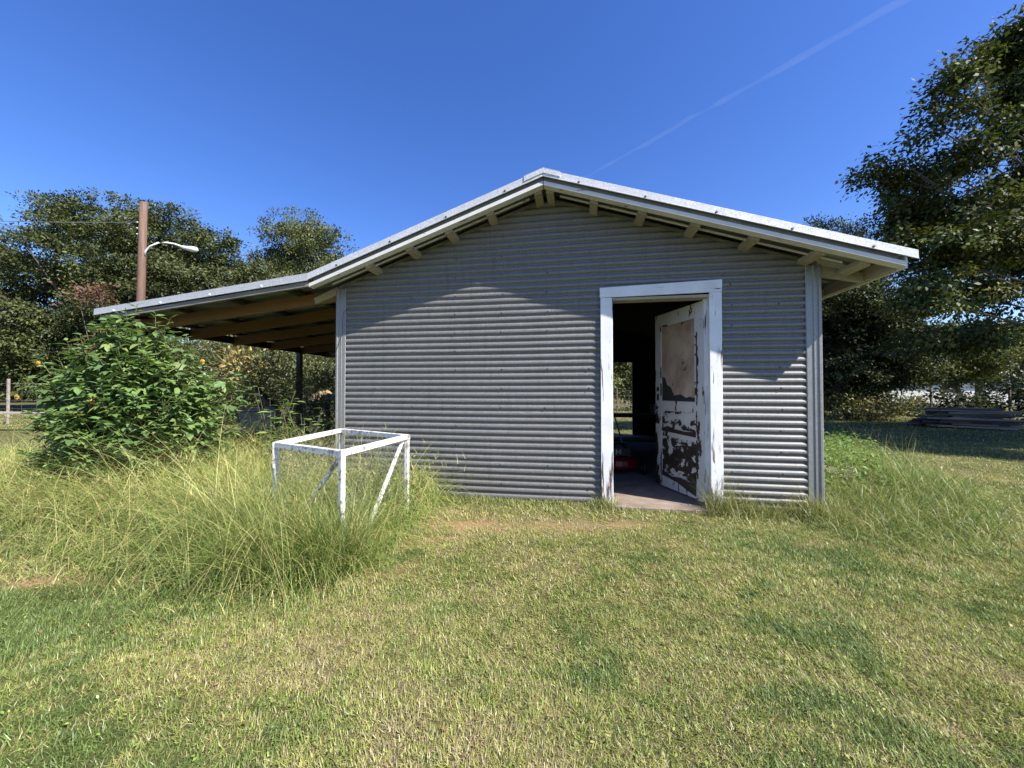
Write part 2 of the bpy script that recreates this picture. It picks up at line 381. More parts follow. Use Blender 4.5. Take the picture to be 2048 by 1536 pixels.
def build_lawn():
    parts = []
    for y0, y1, dens, ln, wd in ((.55, 2.2, 46000, .0235, .0028), (2.2, 3.4, 26000, .026, .0037), (3.4, 5.5, 5600, .034, .0058), (5.5, 9, 1700, .036, .008), (9, 17, 330, .045, .015), (17, 28, 90, .06, .03)):
        k = 2.2 if y1 > 5.5 else 1.62; A = k * (y1 ** 2 - y0 ** 2) + .8 * (y1 - y0); n = int(A * dens)
        y = np.sqrt(rng.uniform(y0 ** 2, y1 ** 2, n)); x = rng.uniform(-1, 1, n) * (k * y + .4)
        keep = ~inpoly(x, y, SHEDP) & ~inpoly(x, y, SLABP)
        if y1 > 9: keep &= (x > -2) | (y > 12)
        b = bareness(x, y) if y1 < 9 else np.zeros(n)
        cl = vnoise(x * 11, y * 11, 5) * .5 + vnoise(x * 27, y * 27, 6) * .5
        keep &= (rng.random(n) > b * .93) & (rng.random(n) < .85 + .35 * cl)
        x, y, b, cl = x[keep], y[keep], b[keep], cl[keep]; n = len(x)
        d = dryness(x, y)
        L = ln * rng.uniform(.55, 1.45, n) * (1 + .5 * cl) * (1.15 - .35 * d); Wd = wd * rng.uniform(.7, 1.35, n)
        lean = np.abs(rng.normal(1.05, .45, n)); cur = rng.uniform(-.5, .9, n)
        base = np.stack([x, y, gz(x, y) - .006 + .008 * np.maximum(cl, 0) * (y1 < 6)], 1)
        flow = 2.2 + 2.5 * vnoise(x * 1.5, y * 1.5, 8); az = np.where(rng.random(n) < .15, flow, rng.uniform(0, 6.283, n))
        parts.append(blades(base, L, Wd, az, lean, cur, 2, grasscols(n, np.clip(d * 1.02 + .1 * b, 0, .93))))
    # broad-leaved weeds in the lawn
    n = 9000; y = np.sqrt(rng.uniform(.9 ** 2, 4.2 ** 2, n)); x = rng.uniform(-1, 1, n) * 1.5 * y
    k = (~inpoly(x, y, SHEDP)) & (dryness(x, y) < .5); x, y = x[k], y[k]; n = len(x)
    al = rdir(n); al[:, 2] = np.abs(al[:, 2]) * .3 + .05
    nr = rdir(n) * .2 + np.array((0, 0, 1.))
    parts.append(leaves('rhomb', np.stack([x, y, gz(x, y) + rng.uniform(.004, .02, n)], 1), al, nr, rng.uniform(.007, .018, n), GREENS[rng.integers(0, 5, n)] * rng.uniform(.9, 1.5, (n, 1))))
    # dead leaves and bits of thatch lying in the turf
    n = 5200; y = np.sqrt(rng.uniform(.9 ** 2, 4.6 ** 2, n)); x = rng.uniform(-1, 1, n) * 1.45 * y
    k = ~inpoly(x, y, SHEDP) & (vnoise(x * 2.4, y * 2.4, 14) + .5 * vnoise(x * 8, y * 8, 15) > .12); x, y = x[k], y[k]; n = len(x)
    al = rdir(n); al[:, 2] *= .35
    parts.append(leaves('rhomb', np.stack([x, y, gz(x, y) + rng.uniform(.003, .018, n)], 1), al, rdir(n) * .5 + np.array((0, 0, 1.)), rng.uniform(.007, .019, n), np.array([(.22, .12, .06), (.30, .19, .10), (.16, .09, .05), (.34, .25, .15)])[rng.integers(0, 4, n)]))
    v, l, s_, c = merge(parts)
    return tag(link_mesh("lawn_grass", np_mesh("lawn_grass", v, l, s_, c), M_GRASS), "short mown lawn, part green and part straw dry", None, None, "stuff")
build_lawn()

# ------------------------------------------------------------------ tall grass
def front_y(x):
    return np.interp(x, [-9, -6, -4.6, -3.6, -2.6, -1.9, -1.3, -1.05, -.9, -.78, -.6], [6.0, 4.0, 3.1, 2.9, 2.65, 2.36, 2.34, 2.55, 2.95, 3.75, 5])
def build_tall_left():
    parts = []
    def sample(n, x0, x1, y0, y1, margin=0.0):
        x = rng.uniform(x0, x1, n); y = rng.uniform(y0, y1, n)
        s_, nn = to_sn(x, y)
        k = (y > front_y(x) + margin + .14 * vnoise(x * 2.3, y * .7, 39)) & (x < -.72) & ~((s_ > -.05) & (nn > -.03)) & (x > -2.1 * y) & ((nn < .9) | (rng.random(n) < .25))
        return x[k], y[k]
    def edge(x, y): return np.clip((y - front_y(x)) / .36, .0, 1)
    STR = np.array([(.50, .47, .20), (.42, .43, .16), (.56, .51, .23), (.36, .40, .12), (.47, .39, .17)])
    GR = np.array([(.14, .21, .045), (.18, .24, .06), (.11, .17, .04), (.21, .25, .07)])
    # green basal leaves
    x, y = sample(56000, -10, -.7, 2.3, 7.6); n = len(x); e = edge(x, y)
    cl = vnoise(x * 3, y * 3, 31); h = (.16 + .46 * e) * (1 + .4 * cl) * rng.uniform(.6, 1.3, n)
    far = np.interp(x, [-8, -6.2, -5.0], [.5, .75, 1]); h *= far
    c = GR[rng.integers(0, 4, n)] * rng.uniform(.75, 1.3, (n, 1)); dr = rng.random(n) < .18 + .2 * vnoise(x, y, 33); c[dr] = STR[rng.integers(0, 5, dr.sum())]
    parts.append(blades(np.stack([x, y, gz(x, y) - .01], 1), h, rng.uniform(.004, .0085, n), rng.uniform(0, 6.283, n), np.abs(rng.normal(.4, .35, n)), rng.uniform(.6, 2.6, n), 5, c))
    # ragged skirt of half-grown grass thinning out into the lawn
    x, y = sample(26000, -6, -.6, 1.9, 4.6, -.42); n = len(x); g = np.clip((y - front_y(x) + .42) / .5, 0, 1); k = rng.random(n) < g * (g < .999) + .1; x, y, g = x[k], y[k], g[k]; n = len(x)
    c = np.where((rng.random(n) < .3)[:, None], STR[rng.integers(0, 5, n)], GR[rng.integers(0, 4, n)]) * rng.uniform(.6, 1.2, (n, 1))
    parts.append(blades(np.stack([x, y, gz(x, y) - .01], 1), (.05 + .17 * g) * rng.uniform(.5, 1.4, n), rng.uniform(.003, .007, n), rng.uniform(0, 6.283, n), np.abs(rng.normal(.5, .4, n)), rng.uniform(.2, 2.0, n), 3, c))
    # thick tufts right in front of the stand
    n = 6200; x = rng.normal(-1.25, .34, n); y = rng.normal(2.52, .10, n); q = rng.random(n) < .40; x[q] = rng.normal(-1.9, .2, q.sum()); y[q] = rng.normal(2.92, .12, q.sum()); k = (y > front_y(x) - .12); x, y = x[k], y[k]; n = len(x)
    c = np.where((rng.random(n) < .25)[:, None], STR[rng.integers(0, 5, n)], GR[rng.integers(0, 4, n)]) * rng.uniform(.75, 1.25, (n, 1))
    parts.append(blades(np.stack([x, y, gz(x, y) - .01], 1), rng.uniform(.42, .72, n), rng.uniform(.003, .0055, n), rng.uniform(0, 6.283, n), np.abs(rng.normal(.25, .25, n)), rng.uniform(.4, 1.8, n), 5, c))
    # long arching stems, straw to yellow-green
    x, y = sample(40000, -7, -.75, 2.35, 6.0, .02); n = len(x); e = edge(x, y)
    cl = vnoise(x * 2.2 + 5, y * 2.2, 35)
    k = rng.random(n) < .55 + .7 * cl; x, y, e, cl = x[k], y[k], e[k], cl[k]; n = len(x)
    h = (.38 + .72 * e) * (1 + .25 * vnoise(x * 1.7, y * 1.7, 38)) * rng.uniform(.65, 1.25, n) * np.interp(x, [-6.5, -5, -4.2, -2.0, -1.2, -.8], [.7, 1.0, 1, 1.0, .85, .65])
    flow = 3.4 + 2.8 * vnoise(x * 1.8, y * 1.8, 36); az = np.where(rng.random(n) < .28, flow + rng.normal(0, .6, n), rng.uniform(0, 6.283, n))
    gfrac = np.interp(x, [-2.6, -1.6, -.9], [.34, .55, .82])
    c = np.where((rng.random(n) < gfrac)[:, None], GR[rng.integers(0, 4, n)] * 1.2, STR[rng.integers(0, 5, n)]) * rng.uniform(.8, 1.25, (n, 1))
    parts.append(blades(np.stack([x, y, gz(x, y) - .01], 1), h * 1.15, rng.uniform(.0022, .0042, n), az, np.abs(rng.normal(.36, .30, n)), rng.uniform(1.1, 3.1, n), 8, c))
    # broken straws lying across the tangle
    x, y = sample(5200, -6, -.8, 2.4, 5.2, .1); n = len(x)
    parts.append(blades(np.stack([x, y, rng.uniform(.05, .42, n) * edge(x, y)], 1), rng.uniform(.15, .5, n), rng.uniform(.0025, .005, n), rng.uniform(0, 6.283, n), rng.normal(1.45, .3, n), rng.uniform(-.5, .9, n), 3, STR[rng.integers(0, 5, n)] * rng.uniform(.6, 1.1, (n, 1))))
    # seed stalks standing above the rest, fingered heads
    x, y = sample(700, -4.5, -.75, 2.6, 4.6, .25); n = len(x)
    h = rng.uniform(.55, .95, n) * np.interp(x, [-4.5, -3.4, -1.9, -1.2, -.75], [.6, .7, .95, .95, .7]); az = rng.uniform(0, 6.283, n); le = np.abs(rng.normal(.12, .12, n)); cu = rng.uniform(.3, 1.3, n)
    b = np.stack([x, y, gz(x, y)], 1)
    c = STR[rng.integers(0, 5, n)] * 1.05
    st = blades(b, h, np.full(n, .0032), az, le, cu, 6, c); parts.append(st)
    tips = st[0].reshape(n, 13, 3)[:, 12]
    for q in range(4):
        sel = rng.random(n) < .75; m = sel.sum()
        parts.append(blades(tips[sel], rng.uniform(.05, .11, m), np.full(m, .004), rng.uniform(0, 6.283, m), rng.uniform(.3, 1.3, m), rng.uniform(0, .9, m), 2, STR[rng.integers(0, 5, m)] * .9))
    # small white-flowered weeds round the stand
    x, y = sample(15000, -5.2, -.72, 2.4, 4.8); n = len(x); k = vnoise(x * 1.6, y * 1.6, 52) + np.interp(x, [-1.7, -1.2], [0, .6]) > .15; x, y = x[k], y[k]; n = len(x); z = rng.uniform(.03, .50, n) * np.interp(x, [-1.6, -1, -.72], [1, .9, .45]) * edge(x, y)
    parts.append(leaves('lance', np.stack([x, y, z], 1), rdir(n), rdir(n) + np.array((0, 0, 1.)), rng.uniform(.016, .042, n), GR[rng.integers(0, 4, n)] * rng.uniform(.8, 1.4, (n, 1))))
    v, l, s_, c = merge(parts)
    tag(link_mesh("tall_grass", np_mesh("tall_grass", v, l, s_, c), M_GRASS), "waist high straw tipped grass left of the shed", None, None, "stuff")
build_tall_left()

def build_tall_right():
    P = [(2.62, 3.62), (2.62, 3.05), (2.85, 2.68), (3.4, 2.78), (4.0, 3.12), (4.75, 3.75), (5.5, 4.7), (7.0, 6.9), (6.6, 8.0), (5.2, 7.4), (4.0, 5.8), (3.25, 4.3)]
    parts = []
    GR = np.array([(.13, .19, .045), (.17, .22, .06), (.10, .15, .04), (.21, .24, .08)])
    STR = np.array([(.44, .40, .19), (.37, .35, .15), (.30, .30, .12)])
    n = 42000; x = rng.uniform(2.5, 7.2, n); y = rng.uniform(2.5, 8, n); k = inpoly(x + .12 * vnoise(x * 4, y * 4, 41), y + .12 * vnoise(x * 4, y * 4, 42), P)
    x, y = x[k], y[k]; n = len(x)
    ctr = np.clip(1.25 - np.hypot((x - 4.0) / 2.3, (y - 4.4) / 2.4), .25, 1)
    h = .58 * ctr * rng.uniform(.5, 1.3, n) * (1 + .3 * vnoise(x * 3, y * 3, 43)) * np.interp(y, [2.6, 3.4, 4.5], [.55, .8, 1])
    c = np.where((rng.random(n) < .2)[:, None], STR[rng.integers(0, 3, n)], GR[rng.integers(0, 4, n)]) * rng.uniform(.8, 1.25, (n, 1))
    parts.append(blades(np.stack([x, y, gz(x, y) - .01], 1), h, rng.uniform(.003, .006, n), rng.uniform(0, 6.283, n), np.abs(rng.normal(.4, .34, n)), rng.uniform(.6, 2.6, n), 5, c))
    n = 60; x = rng.uniform(4.6, 6.4, n); y = x * 1.02 + rng.uniform(-.3, .6, n)
    parts.append(blades(np.stack([x, y, 0 * x], 1), rng.uniform(.45, .75, n), np.full(n, .005), rng.uniform(0, 6.283, n), np.abs(rng.normal(.3, .25, n)), rng.uniform(.0, .6, n), 4, STR[rng.integers(0, 3, n)]))
    v, l, s_, c = merge(parts)
    tag(link_mesh("tall_grass", np_mesh("tall_grass", v, l, s_, c), M_GRASS), "knee high green grass right of the shed corner", None, None, "stuff")
    # fringe along the foot of the wall
    parts = []; n = 9000
    s_ = rng.uniform(.9, 5.25, n); nn = -np.abs(rng.normal(0, .13, n)) - .015
    tuft = .45 + .9 * np.exp(-((s_ - 3.08) / .13) ** 2) + .9 * np.exp(-((s_ - 4.15) / .16) ** 2) + .6 * np.exp(-((s_ - 5.1) / .35) ** 2) + .5 * np.clip(vnoise(s_ * 3, s_ * 0, 44), 0, 1)
    k = ~((s_ > 3.2) & (s_ < 4.02) & (nn > -.16)); s_, nn, tuft = s_[k], nn[k], tuft[k]; n = len(s_)
    x = OX + s_ * U[0] + nn * V[0]; y = OY + s_ * U[1] + nn * V[1]
    h = (.13 + .12 * (s_ > 4.05)) * tuft * rng.uniform(.4, 1.35, n) * np.clip(1.2 + nn * 2.2, .35, 1.2)
    c = np.where((rng.random(n) < .42)[:, None], STR[rng.integers(0, 3, n)] * 1.05, GR[rng.integers(0, 4, n)] * .85) * rng.uniform(.75, 1.25, (n, 1))
    parts.append(blades(np.stack([x, y, gz(x, y) - .01], 1), h, rng.uniform(.0028, .005, n), rng.uniform(0, 6.283, n), np.abs(rng.normal(.3, .28, n)), rng.uniform(.2, 1.5, n), 3, c))
    v, l, q, c = merge(parts)
    tag(link_mesh("wall_foot_grass", np_mesh("wall_foot_grass", v, l, q, c), M_GRASS), "untrimmed fringe of grass along the foot of the corrugated wall", None, None, "stuff")
    # bright leafy weeds beside the logs
    n = 5200; ctrs = np.array([(4.05, 5.0, .55), (4.5, 5.6, .62), (4.9, 5.9, .55), (5.4, 6.3, .48), (4.3, 4.9, .40), (5.9, 6.9, .42), (3.6, 4.7, .5), (3.75, 5.2, .85)])
    i = rng.integers(0, len(ctrs), n); C_ = ctrs[i]; off = rng.normal(0, .34, (n, 2)); t = rng.random(n) ** .6 * (.7 + .6 * np.abs(vnoise(C_[:, 0] * 3 + off[:, 0] * 9, off[:, 1] * 9, 50)))
    z = C_[:, 2] * t * np.exp(-(off ** 2).sum(1) / .5)
    p = np.stack([C_[:, 0] + off[:, 0], C_[:, 1] + off[:, 1], z + .03], 1); s_, nn = to_sn(p[:, 0], p[:, 1]); k = (s_ > WID + .08) | (nn < -.1); p = p[k]; n = len(p)
    al = rdir(n); al[:, 2] *= .4
    col = np.array([(.13, .21, .045), (.10, .17, .038), (.17, .24, .06)])[rng.integers(0, 3, n)] * rng.uniform(.8, 1.3, (n, 1))
    v, l, q, c = leaves('lance', p, al, rdir(n) * .5 + np.array((0, 0, 1.)), rng.uniform(.035, .09, n), col)
    tag(link_mesh("leafy_weeds", np_mesh("leafy_weeds", v, l, q, c), M_LEAFB), "bright green leafy weeds along the right side of the shed", None, None, "stuff")
build_tall_right()

# ------------------------------------------------------------------ shed
SP, ZP = 2.465, 3.385; SR, ZR = 5.62, 2.362; SL, ZL = -.13, 2.478; SLE, ZLE = -3.05, 2.185
NF = -.36                                                   # front of the roof overhang
def fr(off): return lambda s: NF - .05 * max(0.0, (s - SP) / (SR - SP)) + off      # the overhang grows a little to the right
def roof(s): return float(np.interp(s, [SLE, SL, SP, SR], [ZLE, ZL, ZP, ZR]))
shed = thing("metal_shed", "corrugated galvanized metal shed with gabled roof and open door", "shed", SW(0, 0), -TH)
PITCH = .0692
def build_shed():
    # corrugated front wall with the door opening cut out and the gable clipped to the roof
    DS0, DS1, DZ = 3.13, 4.14, 2.20
    cols = sorted(set([0.0, WID, DS0, DS1, SP] + list(np.round(np.linspace(0, WID, 90), 3))))
    zs = np.arange(-.02, 3.35, PITCH / 14); S_ = np.array(cols)
    wob = lambda s, z: .0022 * math.sin(s * 2.3 + z * 1.7) + .0014 * math.sin(s * 7.1 - z * 4.3)
    amp = lambda z: .0094 * (math.cos(2 * math.pi * z / PITCH) + .24 * math.cos(4 * math.pi * z / PITCH)) - .0015
    idx = {}; vs = []; fs = []
    dent = [(random.uniform(.3, 5), random.uniform(.2, 2.4), random.uniform(.03, .09), random.uniform(-.004, .004)) for _ in range(40)]
    def vert(i, j):
        if (i, j) not in idx:
            s = cols[i]; z = min(zs[j], roof(s) - .135)
            lap = .0022 if (z % 1.62) < .02 else 0
            n = amp(zs[j]) + wob(s, z) - lap
            for a, b, r_, d_ in dent: n += d_ * math.exp(-((s - a) / r_) ** 2 - ((z - b) / r_) ** 2)
            n *= 1.0
            idx[i, j] = len(vs); vs.append((s, n, z + .0025 * math.sin(s * 1.9 + 1)))
        return idx[i, j]
    for i in range(len(cols) - 1):
        top = max(roof(cols[i]), roof(cols[i + 1])) - .135
        for j in range(len(zs) - 1):
            if zs[j] >= top: break
            if cols[i] >= DS0 - 1e-6 and cols[i + 1] <= DS1 + 1e-6 and zs[j + 1] < DZ: continue
            fs.append((vert(i, j), vert(i + 1, j), vert(i + 1, j + 1), vert(i, j + 1)))
    m = MB(); m.add(vs, fs); nw = len(m.f)     # then the nail heads
    for s in (.47, .93, 1.45, 1.98, 2.47, 2.93, 4.32, 4.75):
        for k in range(2, 46, 3):
            z = (k + .5) * PITCH - PITCH / 2 + PITCH * .5 * 0
            z = round(z / PITCH) * PITCH + PITCH / 2
            if z > roof(s) - .2 or random.random() < .25: continue
            m.lathe([(.006, -.0155), (.0085, -.010), (.009, -.006)], (s + random.uniform(-.015, .015), 0, z + random.uniform(-.004, .004)), 7, 'y')
    m.build("corrugated_wall", M_WALL, shed, True, split=nw, mat2=M_NAIL)
    # plain side walls, back wall with doorway, near-black lining added to darken the inside
    m = MB(); m.bb(-.012, .0, .03, LEN, -.02, 2.36); m.build("side_wall", M_WALL, shed); m = MB(); m.bb(WID, WID + .012, .03, LEN, -.02, 2.36); m.build("side_wall", M_WALL, shed)
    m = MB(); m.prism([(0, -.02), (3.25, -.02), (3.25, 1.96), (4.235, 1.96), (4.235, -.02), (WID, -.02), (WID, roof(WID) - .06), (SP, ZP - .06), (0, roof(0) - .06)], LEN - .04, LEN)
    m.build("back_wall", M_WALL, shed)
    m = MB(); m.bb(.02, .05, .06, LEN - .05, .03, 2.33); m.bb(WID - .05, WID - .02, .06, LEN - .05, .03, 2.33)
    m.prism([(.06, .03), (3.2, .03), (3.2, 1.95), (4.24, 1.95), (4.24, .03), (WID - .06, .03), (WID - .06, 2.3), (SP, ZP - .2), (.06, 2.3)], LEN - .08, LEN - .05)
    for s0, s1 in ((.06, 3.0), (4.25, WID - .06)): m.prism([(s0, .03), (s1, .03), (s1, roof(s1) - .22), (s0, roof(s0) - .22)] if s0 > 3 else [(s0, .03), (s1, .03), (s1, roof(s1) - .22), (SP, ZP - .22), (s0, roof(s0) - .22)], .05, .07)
    m.prism([(.05, roof(.05) - .20), (SP, ZP - .20), (WID - .05, roof(WID - .05) - .20), (WID - .05, roof(WID - .05) - .175), (SP, ZP - .175), (.05, roof(.05) - .175)], .08, LEN - .06)  # added ceiling slab, covers the lit roof sheet so the inside stays dark
    m.build("darkening_lining", M_INTERIOR, shed)
    m = MB(); m.bb(.0, WID, .03, LEN, -.05, .028); m.bb(3.14, 4.13, -.14, .03, -.05, .024)
    m.build("floor_slab", M_SLAB, shed, bevel=.006)
    # corner trims (folded profiles)
    def folded(name, prof, z0, z1):
        n = len(prof); vs = [(p[0], p[1], z0) for p in prof] + [(p[0], p[1], z1) for p in prof]
        mm = MB(); mm.add(vs, [(i, i + 1, i + 1 + n, i + n) for i in range(n - 1)]); o = mm.build(name, M_TRIM, shed)
        so = o.modifiers.new("sheet", 'SOLIDIFY'); so.thickness = .0016; so.offset = 0; return o
    folded("corner_trim", [(-.016, .11), (-.016, .012), (-.022, .004), (-.022, -.012), (-.012, -.022), (.004, -.022), (.010, -.013), (.048, -.013), (.053, -.017), (.058, -.013), (.098, -.012), (.104, -.006)], -.03, 2.385)
    folded("corner_trim", [(WID + .016, .16), (WID + .016, .02), (WID + .024, .008), (WID + .024, -.010), (WID + .012, -.023), (WID - .006, -.023), (WID - .012, -.013), (WID - .03, -.013), (WID - .034, -.02), (WID - .05, -.02), (WID - .056, -.012), (WID - .108, -.012), (WID - .115, -.006)], -.05, 2.40)
    # seam strip (wavy edge of the sheet under the right trim)
    # roof: two slopes with ribs, front rake trim, fascia boards
    def slope(name, s0, s1, lo=-.022, hi=-.010):
        m = MB(); z0, z1 = roof(s0), roof(s1)
        m.prism([(s0, z0 + lo), (s1, z1 + lo), (s1, z1 + hi), (s0, z0 + hi)], fr(.012), LEN + .3)
        for n in np.arange(-.19, LEN + .25, .23):
            m.prism([(s0, z0 + lo - .028), (s1, z1 + lo - .028), (s1, z1 + lo), (s0, z0 + lo)], n, n + .038)
        return m.build(name, M_SHEET, shed)
    slope("roof_sheet", SL, SP); slope("roof_sheet", SP, SR)
    def rake(name, s0, s1, mat=M_RAKE, h=.066):
        m = MB(); z0, z1 = roof(s0), roof(s1)
        m.prism([(s0, z0 - h), (s1, z1 - h), (s1, z1), (s0, z0)], fr(-.004), fr(.006))
        m.prism([(s0, z0 - .003), (s1, z1 - .003), (s1, z1 + .004), (s0, z0 + .004)], fr(-.002), fr(.14))
        m.prism([(s0, z0 - h - .005), (s1, z1 - h - .005), (s1, z1 - h), (s0, z0 - h)], fr(-.010), fr(.004))
        k = len(m.f)
        for s in np.arange(min(s0, s1) + .35, max(s0, s1), .62): m.lathe([(.009, -.012), (.011, -.007), (.011, -.003)], (s, fr(-.001)(s), roof(s) - .052), 8, 'y')
        return m.build(name, mat, shed, split=k, mat2=M_NAIL)
    rake("rake_trim", SL, SP); rake("rake_trim", SP, SR)
    m = MB()                                             # ridge cap lapping over both rake trims
    zc = lambda s: roof(s)
    m.prism([(SP - .19, zc(SP - .19) - .042), (SP, ZP - .038), (SP + .17, zc(SP + .17) - .042), (SP + .17, zc(SP + .17) + .006), (SP, ZP + .008), (SP - .19, zc(SP - .19) + .006)], fr(-.012), fr(-.0045))
    m.prism([(SP - .19, zc(SP - .19) + .0045), (SP, ZP + .005), (SP + .17, zc(SP + .17) + .0045), (SP + .17, zc(SP + .17) + .010), (SP, ZP + .012), (SP - .19, zc(SP - .19) + .010)], fr(-.012), LEN + .3)
    m.build("ridge_cap", M_RAKE, shed)
    def along(name, s0, s1, lo, hi, n0, n1, mat, bevel=.003, parent=shed):
        m = MB(); z0, z1 = roof(s0), roof(s1)
        m.prism([(s0, z0 + lo), (s1, z1 + lo), (s1, z1 + hi), (s0, z0 + hi)], n0, n1); return m.build(name, mat, parent, bevel=bevel)
    along("fascia_board", SL + .0, SP - .003, -.149, -.106, fr(.012), fr(.10), M_FASCIA)
    along("fascia_board", SP + .003, SR - .075, -.149, -.106, fr(.012), fr(.10), M_FASCIA)
    along("fascia_backing", SL + .05, SP - .003, -.102, -.052, fr(.022), fr(.085), M_BACK, 0)
    along("fascia_backing", SP + .003, SR - .13, -.102, -.052, fr(.022), fr(.085), M_BACK, 0)
    # short outriggers between fascia and wall
    for s in (.535, 1.005, 1.45, 1.90, 2.405, 2.525, 2.965, 3.425, 3.91, 4.42, 4.95, 5.30):
        w = .039; s0, s1 = s - w, s + w
        along("outrigger", s0, s1, -.172, -.128, fr(.102), .03, M_PINE, .003)
    # pale board on the wall head, just under the roof
    for s0, s1 in ((.02, SP - .05), (SP + .05, WID - .02)): along("wall_head_board", s0, s1, -.138, -.112, -.024, -.004, M_BACK, 0)
    for s0, s1 in ((.05, SP - .16), (SP + .16, WID + .1)): along("soffit_batten", s0, s1, -.148, -.134, -.19, -.172, M_FASCIA, 0)
    # eave on the right: rim board, two rafter tails, blocking
    m = MB(); zb = roof(5.52)
    m.bb(5.50, 5.538, NF + .06, LEN + .2, zb - .165, zb - .045); rim = m.build("rim_board", M_PINE, shed, bevel=.003)
    m = MB(); m.bb(5.540, 5.556, NF - .03, LEN + .2, zb - .172, zb - .05); m.build("eave_fascia", M_FASCIA, shed)
    for n in (.02, .62, 1.25, 1.9):
        m = MB(); a, b = 5.0, 5.498
        m.prism([(a, roof(a) - .24), (b, roof(b) - .185), (b, roof(b) - .085), (a, roof(a) - .145)], n, n + .04); m.build("rafter_tail", M_PINE, shed, bevel=.003)
    for n in (-.0,): pass
    m = MB(); m.prism([(0, roof(0) - .19 - .005), (-.30, roof(0) - .30), (-.315, roof(0) - .225), (0, roof(0) - .105)], -.012, .030)
    m.build("rafter_tail", M_PINE, shed, bevel=.003)
    # ---- door frame
    m = MB(); m.bb(3.0365, 3.158, -.034, -.010, -.02, 2.155); m.build("door_casing", M_FRAME, shed, bevel=.003)
    m = MB(); m.bb(4.100, 4.2165, -.034, -.010, -.02, 2.170); m.build("door_casing", M_FRAME, shed, bevel=.003)
    m = MB(); m.prism([(3.030, 2.157), (4.2185, 2.172), (4.222, 2.296), (3.028, 2.262)], -.036, -.010); m.build("door_header", M_HEAD, shed, bevel=.003)
    m = MB(); m.bb(3.140, 3.160, -.030, .12, -.02, 2.15); m.build("door_jamb", M_FRAME, shed)
    m = MB(); m.bb(4.098, 4.118, -.030, .12, -.02, 2.15); m.bb(4.072, 4.0985, .045, .09, .0, 2.13); m.build("door_jamb", M_FRAME, shed)
    m = MB(); m.bb(3.161, 4.097, -.028, .12, 2.125, 2.152); m.build("head_jamb", M_PINE, shed)
    # ---- door leaf, swung inward on its right-hand hinges
    door = D.objects.new("door", None); COL.objects.link(door); door.parent = shed
    door.location = (4.068, .052, .045); door.rotation_euler = (0, 0, -1.21)
    Wd, Hd, T = .885, 2.065, .040                        # leaf runs along -x from the hinge
    def dm(x0, x1, z0, z1, y0, y1, name, mat, bevel=.002):
        m = MB(); m.bb(-x1, -x0, y0, y1, z0, z1); return m.build(name, mat, door, bevel=bevel)
    m = MB(); m.bb(-.125, 0, 0, T, 0, Hd); m.bb(-Wd, -Wd + .125, 0, T, 0, Hd)
    m.bb(-Wd + .125, -.125, .001, T - .001, Hd - .145, Hd); m.bb(-Wd + .125, -.125, .001, T - .001, .90, 1.02)
    m.bb(-Wd + .125, -.125, .001, T - .001, .60, .70); m.bb(-Wd + .125, -.125, .001, T - .001, 0.0, .16)
    m.build("door_frame", M_STILE, door, bevel=.002)
    m = MB(); m.add([(-Wd + .13, -.0012, .66), (-.13, -.0012, .645), (-.128, -.0012, .705), (-.30, -.0012, .69), (-.5, -.0012, .70), (-.62, -.0012, .715), (-Wd + .13, -.0012, .70)], [tuple(range(7))])
    m.build("bare_rail", M_DARKWOOD, door); m = MB()
    m.add([(-Wd + .13, -.0013, .13), (-.45, -.0013, .10), (-.13, -.0013, .02), (-.128, -.0013, .17), (-.26, -.0013, .155), (-.4, -.0013, .17), (-.55, -.0013, .15), (-Wd + .13, -.0013, .19)], [tuple(range(8))]); m.build("bare_rail", M_DARKWOOD, door)
    m = MB(); m.bb(-Wd + .124, -.124, .010, T - .01, .70, .90); m.bb(-Wd + .16, -.16, .004, .012, .725, .875)
    m.bb(-Wd + .124, -.124, .010, T - .01, .16, .60); m.bb(-Wd + .16, -.16, .004, .012, .19, .57); m.bb(-Wd + .13, -.13, .001, .012, .372, .386)
    m.build("lower_panel", M_DOOR, door)
    rb = random.Random(12)                               # long strips where the paint has fallen off beside the panels
    for xc, z0, z1, wd in ((-.108, .98, 1.76, .034), (-.115, .70, .93, .015), (-.108, .22, .62, .034), (-Wd + .118, 1.02, 1.30, .012), (-Wd + .115, .10, .45, .020)):
        m = MB(); zz = np.linspace(z0, z1, 30); lft = [xc - wd * (.25 + rb.random()) * math.sin(math.pi * (k + .5) / 30) ** .4 for k in range(30)]; rgt = [xc + wd * (.1 + rb.random() * .9) * math.sin(math.pi * (k + .5) / 30) ** .4 for k in range(30)]
        m.add([(a, -.0011, z) for a, z in zip(lft, zz)] + [(b, -.0011, z) for b, z in zip(rgt, zz)], [(k, k + 30, k + 31, k + 1) for k in range(29)]); m.build("bare_strip", M_DARKWOOD, door)
    t = NT("stained_plywood"); n1 = t.noise(2.6, 7, .7, (1, 1, .8), .5); n2 = t.noise(7, 6, .75)
    c = t.ramp(n1, [(.30, (.20, .14, .10)), (.5, (.40, .30, .22)), (.72, (.50, .42, .33))]); c = t.mix(t.ramp(n2, [(.6, 0.0), (.66, .85)]), c, (.05, .04, .035))
    t.out(c, .7)
    m = MB(); m.bb(-Wd + .123, -.123, .012, T - .012, 1.02, Hd - .145); up = m.build("upper_panel", t.m, door)
    tt = m_plain("torn_edge", (.03, .026, .024), .9)
    m = MB(); m.add([(-Wd + .128, .0115, 1.022), (-.135, .0115, 1.022), (-.14, .0115, 1.06), (-.25, .0115, 1.075), (-.30, .0115, 1.06), (-.40, .0115, 1.10), (-.52, .0115, 1.085), (-.58, .0115, 1.18), (-.66, .0115, 1.21), (-.69, .0115, 1.29), (-Wd + .128, .0115, 1.31)], [tuple(range(11))]); m.build("torn_facing", tt, up)
    m = MB()
